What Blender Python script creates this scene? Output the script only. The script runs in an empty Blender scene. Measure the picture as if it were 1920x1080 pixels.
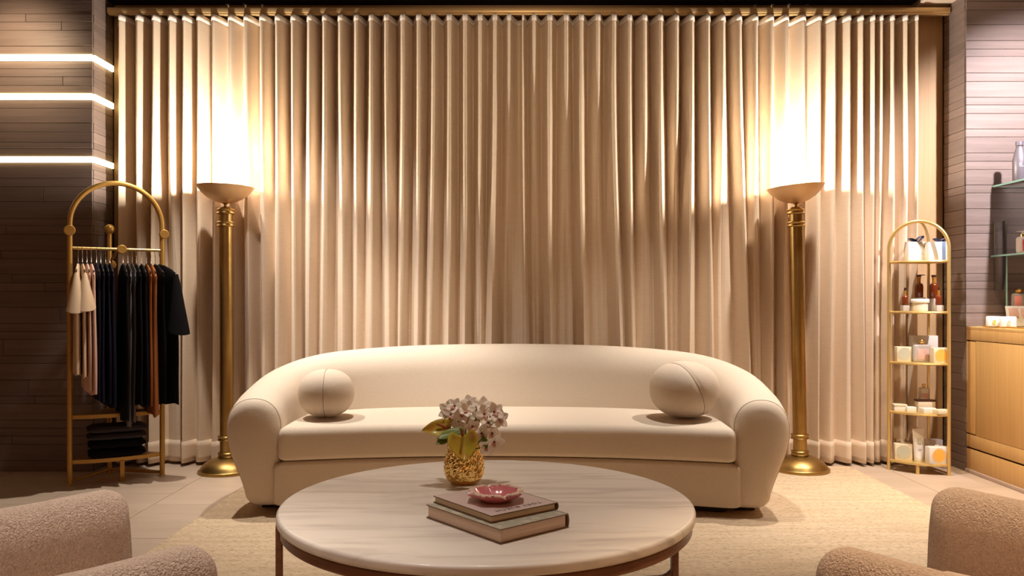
import bpy, bmesh, math, random
from mathutils import Vector, Matrix
R = random.Random(7)
PI = math.pi
SC = bpy.context.scene
COL = SC.collection

# ------------------------------------------------------------------ camera
CAMH, F, HOR = 1.05, 1533.0, 560.0
cd = bpy.data.cameras.new('camera'); cam = bpy.data.objects.new('camera', cd); COL.objects.link(cam)
cam.location = (0, 0, CAMH); cam.rotation_euler = (PI/2, 0, 0)
cd.sensor_width = 36; cd.lens = F/1920*36; cd.shift_y = 20/1920; cd.clip_start = 0.05
SC.camera = cam
SC.view_settings.view_transform = 'Standard'; SC.view_settings.look = 'None'
SC.view_settings.exposure = 0.0; SC.view_settings.gamma = 1.0
SC.view_settings.use_curve_mapping = False
# ------------------------------------------------------------------ world, ceiling lights and added fills
w = bpy.data.worlds.new('world'); SC.world = w; w.use_nodes = True
w.node_tree.nodes['Background'].inputs[0].default_value = (1.0, 0.42, 0.19, 1)
w.node_tree.nodes['Background'].inputs[1].default_value = 0.14
def spot(loc, target, watts, angle, blend, color, radius=0.03):
    l = bpy.data.lights.new('ceiling_or_fill_spot', 'SPOT'); o = bpy.data.objects.new('ceiling_or_fill_spot', l); COL.objects.link(o)
    l.energy = watts; l.spot_size = math.radians(angle); l.spot_blend = blend; l.color = color; l.shadow_soft_size = radius
    o.location = loc
    o.rotation_euler = (Vector(target)-Vector(loc)).to_track_quat('-Z', 'Y').to_euler()
    return o
NEU = (1.0, 0.90, 0.80)
WARM = (1.0, 0.74, 0.48)
COOL = (1.0, 0.93, 0.92)
spot((-1.72, 4.50, 2.86), (-1.50, 4.45, 0), 190, 74, 0.5, NEU, 0.025)      # by the left lamp
spot((-0.75, 4.20, 2.86), (-0.70, 4.45, 0), 190, 60, 0.8, NEU, 0.04)       # sofa left
spot((0.95, 4.10, 2.86), (0.80, 4.40, 0), 130, 66, 0.9, NEU, 0.05)          # sofa right
spot((1.85, 4.45, 2.86), (1.85, 4.55, 0), 200, 76, 0.6, NEU, 0.03)         # by the right lamp
spot((2.25, 3.75, 2.86), (2.10, 4.0, 0), 200, 54, 0.9, NEU, 0.04)           # right floor and shelf
spot((2.98, 3.60, 2.86), (3.26, 4.97, 1.75), 520, 76, 0.85, (1.0,0.92,0.97), 0.03)     # right tile wall
spot((2.1, 3.3, 2.88), (2.80, 4.2, 0.4), 190, 52, 0.8, WARM, 0.04)         # cabinet
spot((-0.1, 2.35, 2.88), (-0.1, 2.4, 0.45), 92, 66, 0.8, NEU, 0.08)         # coffee table
spot((-1.0, 1.5, 2.88), (-0.85, 1.6, 0.4), 160, 46, 0.9, NEU, 0.08)          # armchairs
spot((1.1, 1.5, 2.88), (0.95, 1.6, 0.4), 260, 46, 0.9, WARM, 0.08)
spot((-1.7, 3.5, 2.86), (-0.95, 5.15, 1.05), 150, 46, 1.0, COOL, 0.04)      # left half of the curtain
spot((0.1, 3.3, 2.86), (0.05, 5.15, 2.15), 34, 80, 1.0, (1.0,0.76,0.52), 0.10)   # added fill, a soft wash to lift the middle of the curtains
spot((-3.0, 4.45, 2.70), (-3.0, 4.97, 2.5), 30, 95, 1.0, WARM, 0.06)     # added fill for the warm glow at the top of the left pier
def area(loc, rot, sx, sy, watts, color):
    l = bpy.data.lights.new('warm_fill', 'AREA'); o = bpy.data.objects.new('warm_fill', l); COL.objects.link(o)
    l.shape = 'RECTANGLE'; l.size = sx; l.size_y = sy; l.energy = watts; l.color = color
    o.location = loc; o.rotation_euler = rot
area((0, -0.6, 2.7), (math.radians(35), 0, 0), 3.5, 1.2, 13, (1.0, 0.46, 0.20))  # unseen orange fill added behind the camera for warm ambient light

# ------------------------------------------------------------------ helpers
def P(px, py, Y):
    return Vector(((px-960)/F*Y, Y, CAMH-(py-HOR)/F*Y))
def tag(o, label=None, cat=None, group=None, kind=None):
    if label: o['label'] = label
    if cat: o['category'] = cat
    if group: o['group'] = group
    if kind: o['kind'] = kind
    return o
def thing(name, label, cat, loc=(0,0,0), rz=0.0, group=None):
    o = bpy.data.objects.new(name, None); COL.objects.link(o); o.empty_display_size = 0.05
    o.location = loc; o.rotation_euler = (0, 0, rz)
    return tag(o, label, cat, group)
def mesh(name, vs, fs, mats, smooth=True, fm=None):
    me = bpy.data.meshes.new(name); me.from_pydata([tuple(v) for v in vs], [], fs)
    for m in (mats if isinstance(mats, (list, tuple)) else [mats]): me.materials.append(m)
    if smooth: me.polygons.foreach_set('use_smooth', [True]*len(me.polygons))
    if fm: me.polygons.foreach_set('material_index', fm)
    me.update(); return me
def link(name, me, parent=None, loc=(0,0,0), rot=(0,0,0)):
    o = bpy.data.objects.new(name, me); COL.objects.link(o); o.parent = parent
    o.location = loc; o.rotation_euler = rot; return o
class G:
    """collects geometry for one mesh"""
    def __init__(s): s.v = []; s.f = []; s.m = []
    def add(s, vs, fs, mi=0):
        b = len(s.v); s.v += [Vector(v) for v in vs]; s.f += [tuple(i+b for i in f) for f in fs]; s.m += [mi]*len(fs)
    def box(s, c, d, bev=0.0, rz=0.0, mi=0, seg=2, rot=None):
        bm = bmesh.new(); bmesh.ops.create_cube(bm, size=1)
        for v in bm.verts: v.co = Vector((v.co.x*d[0], v.co.y*d[1], v.co.z*d[2]))
        if bev > 0: bmesh.ops.bevel(bm, geom=bm.edges[:], offset=bev, segments=seg, affect='EDGES', profile=0.5)
        M = Matrix.Translation(Vector(c)) @ (rot if rot else Matrix.Rotation(rz, 4, 'Z'))
        bm.verts.index_update()
        s.add([M @ v.co for v in bm.verts], [[v.index for v in f.verts] for f in bm.faces], mi); bm.free()
    def lathe(s, prof, seg=32, c=(0,0,0), mi=0, M=None):
        vs = []; fs = []; n = len(prof)
        for r, z in prof:
            for k in range(seg):
                a = 2*PI*k/seg; vs.append(Vector((r*math.cos(a), r*math.sin(a), z)))
        for i in range(n-1):
            for k in range(seg):
                k2 = (k+1) % seg; fs.append((i*seg+k, i*seg+k2, (i+1)*seg+k2, (i+1)*seg+k))
        if prof[0][0] > 1e-5: fs.append(tuple(reversed(range(seg))))
        if prof[-1][0] > 1e-5: fs.append(tuple((n-1)*seg+k for k in range(seg)))
        c = Vector(c)
        s.add([(M @ v if M else v)+c for v in vs], fs, mi)
    def tube(s, pts, r, seg=10, closed=False, mi=0):
        pts = [Vector(p) for p in pts]; n = len(pts); rr = r if isinstance(r, (list, tuple)) else [r]*n
        vs = []; fs = []; up = None
        for i, p in enumerate(pts):
            if closed: t = pts[(i+1) % n]-pts[i-1]
            else: t = pts[min(i+1, n-1)]-pts[max(i-1, 0)]
            t.normalize()
            if up is None:
                up = Vector((0,0,1)) if abs(t.z) < 0.9 else Vector((0,1,0))
            a = (up - t*up.dot(t))
            if a.length < 1e-4: a = t.orthogonal()
            a.normalize(); b = t.cross(a); up = a
            for k in range(seg):
                q = 2*PI*k/seg; vs.append(p + a*(rr[i]*math.cos(q)) + b*(rr[i]*math.sin(q)))
        m = n if closed else n-1
        for i in range(m):
            j = (i+1) % n
            for k in range(seg):
                k2 = (k+1) % seg; fs.append((i*seg+k, i*seg+k2, j*seg+k2, j*seg+k))
        if not closed:
            fs.append(tuple(reversed(range(seg)))); fs.append(tuple((n-1)*seg+k for k in range(seg)))
        s.add(vs, fs, mi)
    def rings(s, rings, cap=True, closed=True, mi=0):
        n = len(rings[0]); vs = [v for r in rings for v in r]; fs = []
        for i in range(len(rings)-1):
            for k in range(n if closed else n-1):
                k2 = (k+1) % n; fs.append((i*n+k, i*n+k2, (i+1)*n+k2, (i+1)*n+k))
        if cap:
            fs.append(tuple(reversed(range(n)))); b = (len(rings)-1)*n; fs.append(tuple(b+k for k in range(n)))
        s.add(vs, fs, mi)
    def obj(s, name, mats, parent=None, loc=(0,0,0), rot=(0,0,0), smooth=True, fix=True):
        me = mesh(name, s.v, s.f, mats, smooth, s.m)
        if fix:
            bm = bmesh.new(); bm.from_mesh(me); bmesh.ops.recalc_face_normals(bm, faces=bm.faces[:]); bm.to_mesh(me); bm.free()
        if smooth:
            try: me.set_sharp_from_angle(angle=math.radians(42))
            except Exception: pass
        return link(name, me, parent, loc, rot)
def catmull(pts, n):
    pts = [Vector(p) for p in pts]; out = []; m = len(pts)-1
    for i in range(n):
        t = i/(n-1)*m; k = min(int(t), m-1); u = t-k
        p1, p2 = pts[k], pts[k+1]; p0 = pts[k-1] if k > 0 else p1*2-p2; p3 = pts[k+2] if k+2 <= m else p2*2-p1
        out.append(0.5*((2*p1)+(p2-p0)*u+(2*p0-5*p1+4*p2-p3)*u*u+(3*p1-p0-3*p2+p3)*u**3))
    return out
def smooth01(t): t = max(0, min(1, t)); return t*t*(3-2*t)
def copy_tree(o, parent=None):
    c = o.copy(); COL.objects.link(c); c.parent = parent
    for ch in [x for x in o.children]: copy_tree(ch, c)
    return c

# ------------------------------------------------------------------ materials
def mat(name, col, rough=0.6, metal=0.0, var=None, vscale=(5,5,5), vdet=4, vdist=0.0, bump=0.0, bscale=(200,200,200), bdist=0.002,
        bdet=3, sheen=0.0, coat=0.0, trans=0.0, ior=1.45, alpha=1.0, emit=None, estr=0.0, vramp=(0.3,0.7), rvar=0.0, btype='noise', spec=0.5, rnd=0.0, sub=0.0):
    m = bpy.data.materials.new(name); m.use_nodes = True; nt = m.node_tree; N = nt.nodes; L = nt.links
    b = N['Principled BSDF']
    b.inputs['Base Color'].default_value = (*col, 1); b.inputs['Roughness'].default_value = rough; b.inputs['Metallic'].default_value = metal
    b.inputs['Specular IOR Level'].default_value = spec
    if sheen: b.inputs['Sheen Weight'].default_value = sheen; b.inputs['Sheen Roughness'].default_value = 0.6; b.inputs['Sheen Tint'].default_value = (*col, 1)
    if coat: b.inputs['Coat Weight'].default_value = coat; b.inputs['Coat Roughness'].default_value = 0.08
    if trans: b.inputs['Transmission Weight'].default_value = trans
    b.inputs['IOR'].default_value = ior
    if alpha < 1: b.inputs['Alpha'].default_value = alpha
    if emit: b.inputs['Emission Color'].default_value = (*emit, 1); b.inputs['Emission Strength'].default_value = estr
    tc = N.new('ShaderNodeTexCoord')
    def mp(scale):
        q = N.new('ShaderNodeMapping'); q.inputs['Scale'].default_value = scale; L.new(tc.outputs['Object'], q.inputs['Vector']); return q
    last = None
    if var:
        n = N.new('ShaderNodeTexNoise'); n.inputs['Scale'].default_value = 1; n.inputs['Detail'].default_value = vdet; n.inputs['Distortion'].default_value = vdist
        L.new(mp(vscale).outputs[0], n.inputs['Vector'])
        r = N.new('ShaderNodeMapRange'); r.inputs[1].default_value = vramp[0]; r.inputs[2].default_value = vramp[1]
        L.new(n.outputs['Fac'], r.inputs[0])
        mx = N.new('ShaderNodeMix'); mx.data_type = 'RGBA'; mx.inputs[6].default_value = (*col, 1); mx.inputs[7].default_value = (*var, 1)
        L.new(r.outputs[0], mx.inputs[0]); last = mx.outputs[2]
        if rvar:
            mr = N.new('ShaderNodeMapRange'); mr.inputs[3].default_value = rough; mr.inputs[4].default_value = rough+rvar
            L.new(n.outputs['Fac'], mr.inputs[0]); L.new(mr.outputs[0], b.inputs['Roughness'])
    if rnd:
        oi = N.new('ShaderNodeObjectInfo'); mr = N.new('ShaderNodeMapRange'); mr.inputs[3].default_value = 1-rnd; mr.inputs[4].default_value = 1+rnd
        L.new(oi.outputs['Random'], mr.inputs[0]); hs = N.new('ShaderNodeHueSaturation'); hs.inputs['Color'].default_value = (*col, 1)
        if last: L.new(last, hs.inputs['Color'])
        L.new(mr.outputs[0], hs.inputs['Value']); last = hs.outputs[0]
    if last: L.new(last, b.inputs['Base Color'])
    if bump:
        if btype == 'voronoi': n = N.new('ShaderNodeTexVoronoi'); n.inputs['Scale'].default_value = 1; out = n.outputs['Distance']
        else: n = N.new('ShaderNodeTexNoise'); n.inputs['Scale'].default_value = 1; n.inputs['Detail'].default_value = bdet; n.inputs['Distortion'].default_value = 0.6 if btype == 'curl' else 0; out = n.outputs['Fac']
        L.new(mp(bscale).outputs[0], n.inputs['Vector'])
        bp = N.new('ShaderNodeBump'); bp.inputs['Strength'].default_value = bump; bp.inputs['Distance'].default_value = bdist
        L.new(out, bp.inputs['Height']); L.new(bp.outputs[0], b.inputs['Normal'])
    return m
M = {}
M['plank'] = mat('stone_plank', (0.215,0.162,0.142), 0.5, var=(0.165,0.122,0.104), vscale=(2,2,30), bump=0.4, bscale=(6,6,90), bdist=0.003, rnd=0.12)
M['backer'] = mat('dark_joint', (0.07,0.055,0.05), 0.8)
M['grout'] = mat('floor_grout', (0.25,0.19,0.15), 0.8)
M['tile'] = mat('floor_tile', (0.56,0.44,0.34), 0.38, var=(0.47,0.36,0.27), vscale=(1.2,6,1), vdet=5, vdist=0.6, rnd=0.05, bump=0.05, bscale=(30,30,30), rvar=0.15)
M['ceil_black'] = mat('black_ceiling', (0.010,0.008,0.009), 0.9)
M['ceil_light'] = mat('pale_ceiling', (0.62,0.52,0.42), 0.8)
M['panel'] = mat('tan_wall_panel', (0.46,0.29,0.14), 0.55, var=(0.41,0.25,0.12), vscale=(60,60,2))
M['track'] = mat('brass_track', (0.74,0.52,0.25), 0.4, metal=0.5)
M['curtain'] = mat('curtain_linen', (0.79,0.65,0.50), 0.72, var=(0.73,0.59,0.44), vscale=(14,14,420), vdet=2, bump=0.25, bscale=(60,60,700), bdist=0.001, sheen=0.35)
M['tape'] = mat('curtain_heading_tape', (0.84,0.77,0.70), 0.6, sheen=0.2)
M['rug'] = None
M['sofa'] = mat('sofa_boucle', (0.74,0.63,0.505), 0.85, var=(0.69,0.58,0.46), vscale=(220,220,220), vdet=2, bump=0.55, bscale=(330,330,330), bdist=0.003, sheen=0.15, btype='curl')
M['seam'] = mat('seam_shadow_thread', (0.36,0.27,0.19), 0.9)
M['teddy'] = mat('armchair_teddy', (0.70,0.53,0.42), 0.9, var=(0.50,0.36,0.27), vscale=(170,170,170), vdet=4, vdist=1.0, bump=1.0, bscale=(240,240,240), bdist=0.009, bdet=3, sheen=0.5, btype='curl', vramp=(0.4,0.75))
M['seatcloth'] = mat('armchair_seat_fabric', (0.60,0.47,0.38), 0.85, bump=0.3, bscale=(300,300,300), sheen=0.3)
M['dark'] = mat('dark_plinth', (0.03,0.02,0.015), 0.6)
M['marble'] = mat('veined_marble', (0.74,0.66,0.58), 0.42, var=(0.47,0.39,0.34), vscale=(1.8,12,12), vdet=8, vdist=1.5, vramp=(0.46,0.78), coat=0.15)
M['wood_dark'] = mat('walnut', (0.15,0.055,0.025), 0.4, var=(0.24,0.09,0.035), vscale=(6,6,40), coat=0.2)
M['brass_old'] = mat('antique_brass', (0.44,0.29,0.10), 0.30, metal=1.0, var=(0.36,0.22,0.07), vscale=(9,9,9), rvar=0.15)
M['brass_bowl'] = mat('satin_brass_bowl', (0.74,0.52,0.30), 0.5, metal=0.85)
M['bowl_in'] = mat('pale_bowl_lining', (0.85,0.80,0.70), 0.5)
M['rackmetal'] = mat('gold_painted_metal', (0.52,0.30,0.075), 0.38, metal=0.55)
M['shelfmetal'] = mat('pale_gold_metal', (0.72,0.52,0.20), 0.32, metal=0.7)
M['chrome'] = mat('hanger_steel', (0.75,0.72,0.68), 0.2, metal=1.0)
M['oak'] = mat('golden_oak', (0.70,0.44,0.17), 0.45, var=(0.62,0.37,0.13), vscale=(45,45,1.5), vdet=4, bump=0.08, bscale=(120,120,4), bdist=0.001)
M['gap'] = mat('shadow_gap', (0.05,0.02,0.01), 0.9)
M['plinth'] = mat('cabinet_plinth_stone', (0.50,0.38,0.30), 0.6)
M['gold_vase'] = mat('hammered_gold', (1.0,0.72,0.26), 0.12, metal=1.0)
M['gold'] = mat('polished_gold', (0.85,0.60,0.22), 0.15, metal=1.0)
M['glass'] = mat('clear_glass', (0.93,0.98,0.96), 0.03, trans=1.0, ior=1.45)
M['glass_edge'] = mat('green_glass_edge', (0.45,0.78,0.68), 0.2, trans=0.4, alpha=1)
M['acrylic'] = mat('frosted_acrylic', (0.88,0.84,0.80), 0.25, trans=0.6)
M['amber'] = mat('amber_glass', (0.20,0.035,0.008), 0.08, trans=0.25, coat=0.5)
M['amber_light'] = mat('amber_neck', (0.55,0.25,0.04), 0.1, trans=0.4, coat=0.5)
M['blackcap'] = mat('dark_brown_cap', (0.05,0.015,0.01), 0.3)
M['white'] = mat('white_card', (0.74,0.70,0.64), 0.5)
M['cream'] = mat('cream_card', (0.72,0.63,0.45), 0.55)
M['orange'] = mat('orange_print', (0.85,0.46,0.08), 0.5)
M['sage'] = mat('sage_grey_print', (0.50,0.50,0.38), 0.5)
M['greyink'] = mat('grey_ink', (0.22,0.20,0.19), 0.6)
M['navy_ribbon'] = mat('navy_satin_ribbon', (0.015,0.022,0.06), 0.3, sheen=0.2)
M['blue_ribbon'] = mat('blue_grey_satin_ribbon', (0.16,0.22,0.32), 0.3)
M['blush'] = mat('blush_liquid', (0.85,0.56,0.48), 0.15, trans=0.3, coat=0.5)
M['pink_label'] = mat('red_pink_label', (0.78,0.12,0.14), 0.5)
M['coral'] = mat('coral_label', (0.85,0.32,0.26), 0.5)
M['steel'] = mat('grey_steel_bottle', (0.17,0.15,0.17), 0.45, metal=0.4)
M['page'] = mat('book_pages', (0.80,0.66,0.46), 0.8, var=(0.60,0.47,0.30), vscale=(4,4,900), vdet=1)
M['pagepink'] = mat('book_pages_blush', (0.80,0.66,0.50), 0.8, var=(0.62,0.44,0.35), vscale=(4,4,900), vdet=1)
M['cover_pink'] = mat('blush_cover', (0.56,0.42,0.38), 0.5)
M['cover_edge'] = mat('cover_board_edge', (0.20,0.13,0.085), 0.7)
M['cover_grey'] = mat('grey_green_patterned_cover', (0.36,0.33,0.25), 0.6, var=(0.52,0.45,0.34), vscale=(50,50,50), vramp=(0.5,0.6))
M['ink'] = mat('dark_ink', (0.10,0.06,0.06), 0.6)
M['dish'] = mat('pink_glazed_ceramic', (0.66,0.20,0.21), 0.22, coat=0.6)
M['dishrim'] = mat('speckled_cream_rim', (0.72,0.52,0.42), 0.3, var=(0.25,0.07,0.06), vscale=(130,130,130), vdet=1, vramp=(0.56,0.62), coat=0.4)
M['petal'] = mat('orchid_petal', (0.95,0.88,0.76), 0.55, var=(0.92,0.80,0.66), vscale=(40,40,40), sheen=0.1)
M['lip'] = mat('orchid_lip', (0.72,0.40,0.30), 0.5, var=(0.30,0.05,0.04), vscale=(160,160,160), vramp=(0.48,0.6))
M['stamen'] = mat('orchid_column_dark', (0.16,0.03,0.03), 0.4)
M['leafg'] = mat('green_leaf', (0.11,0.17,0.025), 0.4, var=(0.20,0.24,0.04), vscale=(30,30,30))
M['spathe'] = mat('chartreuse_spathe', (0.46,0.37,0.035), 0.35, var=(0.50,0.22,0.03), vscale=(25,25,25), vramp=(0.5,0.8), coat=0.3)
M['spadix'] = mat('dark_red_spadix', (0.30,0.06,0.015), 0.5)
M['rim_led'] = mat('led_diffuser', (1,0.9,0.6), 0.5, emit=(1.0,0.80,0.42), estr=6)
M['bulb'] = mat('lit_bulb', (1,1,1), 0.5, emit=(1.0,0.86,0.66), estr=12)
for nm, c in (('c_cream',(0.60,0.44,0.29)),('c_blush',(0.64,0.42,0.33)),('c_navy',(0.008,0.007,0.018)),('c_black',(0.005,0.0045,0.006)),('c_grey',(0.16,0.145,0.15)),
              ('c_rust',(0.30,0.10,0.03)),('c_char',(0.045,0.038,0.042))):
    M[nm] = mat(nm[2:]+'_jersey', c, 0.85, bump=0.2, bscale=(300,300,300), spec=0.15)
def rug_material():
    m = bpy.data.materials.new('woven_jute_rug'); m.use_nodes = True; nt = m.node_tree; N = nt.nodes; L = nt.links; b = N['Principled BSDF']
    b.inputs['Roughness'].default_value = 0.95; b.inputs['Specular IOR Level'].default_value = 0.2
    tc = N.new('ShaderNodeTexCoord')
    def noise(s, det=3, dist=0.0):
        q = N.new('ShaderNodeMapping'); q.inputs['Scale'].default_value = s; L.new(tc.outputs['Object'], q.inputs['Vector'])
        n = N.new('ShaderNodeTexNoise'); n.inputs['Scale'].default_value = 1; n.inputs['Detail'].default_value = det; n.inputs['Distortion'].default_value = dist
        L.new(q.outputs[0], n.inputs['Vector']); return n.outputs['Fac']
    def mr(src, a, c, lo=0, hi=1):
        r = N.new('ShaderNodeMapRange'); r.inputs[1].default_value = a; r.inputs[2].default_value = c; r.inputs[3].default_value = lo; r.inputs[4].default_value = hi; L.new(src, r.inputs[0]); return r.outputs[0]
    def mix(f, c1, c2):
        x = N.new('ShaderNodeMix'); x.data_type = 'RGBA'; L.new(f, x.inputs[0])
        for i, c in ((6, c1), (7, c2)):
            if isinstance(c, tuple): x.inputs[i].default_value = (*c, 1)
            else: L.new(c, x.inputs[i])
        return x.outputs[2]
    c1 = mix(mr(noise((3, 26, 1), 4), 0.35, 0.65), (0.78,0.61,0.42), (0.68,0.51,0.33))
    c2 = mix(mr(noise((40, 300, 1), 3, 0.5), 0.55, 0.68), c1, (0.22,0.13,0.07))
    c3 = mix(mr(noise((60, 150, 1), 2), 0.60, 0.74), c2, (0.80,0.68,0.50))
    L.new(c3, b.inputs['Base Color'])
    bp = N.new('ShaderNodeBump'); bp.inputs['Strength'].default_value = 0.9; bp.inputs['Distance'].default_value = 0.006
    L.new(noise((90, 260, 1), 3, 0.8), bp.inputs['Height']); L.new(bp.outputs[0], b.inputs['Normal'])
    return m
M['rug'] = rug_material()

# ------------------------------------------------------------------ setting
XL, XR = -2.55, 2.76          # faces of the tiled piers that flank the curtain
YF, YB = 4.97, 5.24           # pier front, back wall
g = G(); g.box((0.0, 2.2, -0.056), (8.6, 7.4, 0.10)); floor = g.obj('floor', M['grout'], smooth=False); tag(floor, kind='structure')
tile_cache = {}
def piece(name, d, m, parent, loc, bev=0.0015):
    key = (name, tuple(round(x, 4) for x in d), m.name)
    if key not in tile_cache:
        q = G(); q.box((0,0,0), d, bev, seg=1); me = mesh(name, q.v, q.f, m, False); tile_cache[key] = me
    return link(name, tile_cache[key], parent, loc)
TS = 0.592
col = 0
x = -1.83-TS*4
while x < 4.2:
    y = 3.58-TS*6 + (0.23 if col % 2 == 1 else 0)
    while y < 5.3:
        if not (-1.4 < x and x+TS < 1.9 and y < 4.2 and y+TS < 4.4 and False):
            piece('floor_tile', (TS-0.004, TS-0.004, 0.012), M['tile'], floor, (x+TS/2, y+TS/2, -0.006))
        y += TS
    x += TS; col += 1
def zrow(py): return CAMH+(HOR-py)*YF/F
def rows_from(jts, top, bottom):
    zs = [zrow(j) for j in jts]
    z = zs[0]; up = []
    while z < top: z += R.choice([0.049, 0.098]); up.append(z)
    zs = list(reversed(up))+zs
    z = zs[-1]
    while z > bottom: z -= R.choice([0.049, 0.098, 0.098]); zs.append(max(z, bottom))
    return zs
def clad(parent, zs, x0, x1, yA, yB, side, skip=(), edge=0.012):
    """planks on a pier's front (x0..x1 at YF) and on its return (yA..yB)"""
    for k in range(len(zs)-1):
        zt, zb = zs[k], zs[k+1]
        if zt-zb < 0.008: continue
        if any(zb >= s0-1e-4 and zt <= s1+1e-4 for s0, s1 in skip): continue
        h = zt-zb-0.0018; zc = (zt+zb)/2; pr = R.choice([0, 0, 0.0012, 0.002])
        xs = [x0]; L_ = R.uniform(0.4, 1.3)
        while xs[-1]+L_ < x1-0.15: xs.append(xs[-1]+L_); L_ = R.choice([0.9, 1.2])
        xs.append(x1)
        for a, b in zip(xs, xs[1:]):
            if b-a < 0.02: continue
            piece('stone_plank', (b-a-0.002, edge, h), M['plank'], parent, ((a+b)/2, YF+edge/2-pr, zc))
        xr = (x1-edge/2+pr) if side < 0 else (x0+edge/2-pr)
        piece('stone_plank', (edge, yB-yA-0.003, h), M['plank'], parent, (xr, (yA+yB)/2+0.001, zc))
# LED heights
LED = [(zrow(102), zrow(115)), (zrow(175), zrow(188)), (zrow(293), zrow(305.5))]
jl = [26, 41, 57, 86.6, 102, 115, 129, 144, 160, 175, 188, 203, 231, 247, 267, 278, 293, 305.5, 318, 334, 350, 378, 410, 423, 439, 470, 485, 514, 530, 546, 576]
g = G(); g.box(((XL-4.3)/2-0.0065, (YF+5.6)/2+0.0065, 1.45), (4.3+XL-0.013, 5.6-YF-0.013, 3.1)); wl = g.obj('wall_left', M['backer'], smooth=False); tag(wl, kind='structure')
clad(wl, rows_from(jl, 3.0, 0.0), -4.3, XL, YF+0.012, 5.225, -1, skip=LED)
jr = [3, 18, 46, 76, 92, 106, 137, 153, 182.5, 197, 213, 242, 257, 287, 302.6, 318, 347, 362, 391.7, 422.5, 438, 467.5, 482, 513, 527.5, 542, 571, 587, 612]
g = G(); g.box(((XR+4.3)/2+0.0065, (YF+5.6)/2+0.0065, 1.45), (4.3-XR-0.013, 5.6-YF-0.013, 3.1)); wr = g.obj('wall_right', M['backer'], smooth=False); tag(wr, kind='structure')
clad(wr, rows_from(jr, 3.0, 0.0), XR, 4.3, YF+0.012, 5.225, 1)
g = G(); g.box(((XL+XR)/2, YB+0.06, 1.5), (XR-XL, 0.12, 3.0)); tag(g.obj('wall_back', M['panel'], smooth=False), kind='structure')
g = G(); g.box(((XL+2.56)/2-0.9, 2.2, 2.98), (2.56-XL+1.8, 7.4, 0.10)); ce = g.obj('ceiling', M['ceil_black'], smooth=False); tag(ce, kind='structure')
g = G(); g.box(((2.56+4.3)/2, 2.2, 2.96), (4.3-2.56, 7.4, 0.11)); ce = g.obj('ceiling', M['ceil_light'], smooth=False); tag(ce, kind='structure')
for i, (za, zb) in enumerate(LED):
    t = thing('led_strip_light', ('top glowing LED strip wrapping the dark tiled pier', 'middle glowing LED strip wrapping the dark tiled pier', 'lowest glowing LED strip on the pier above the clothes rack')[i], 'light', (XL, YF, (za+zb)/2), group='LED strips in the left pier')
    h = za-zb-0.004
    q = G(); q.box((-(4.3+XL)/2+0.001, 0.000, 0), (4.3+XL, 0.022, h), 0.003); q.obj('diffuser', M['rim_led'], t)
    q = G(); q.box((0.001, 0.12+0.006, 0), (0.022, 0.235, h), 0.003); q.obj('diffuser', M['rim_led'], t)
# curtain track
t = thing('curtain_track', 'long brass curtain track under the black ceiling', 'curtain rail', ((XL+XR)/2, 5.14, 2.86))
q = G(); q.box((0, 0.02, 0.0), (XR-XL-0.02, 0.07, 0.034), 0.004); q.obj('rail', M['track'], t)
q = G(); q.box((0, 0.0, -0.022), (XR-XL-0.03, 0.02, 0.012), 0.002); q.obj('lower_channel', M['track'], t)

# ------------------------------------------------------------------ curtains
YR, YV, ZT, ZBOT = 5.095, 5.225, 2.822, 0.022
TOP = [227,257,287.5,318,344,371,399,431,460,490,519,549,580,608,638,668,695.6,724,755,785,812,842.5,872,900,928,955,
       979,1000.6,1031,1062,1090,1121.5,1151.7,1181,1209,1239,1269,1297.5,1328,1356,1387,1418,1448,1475.5,1508,1538,1565.5,1594,1618,1640,1655,1676,1701,1722]
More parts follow.
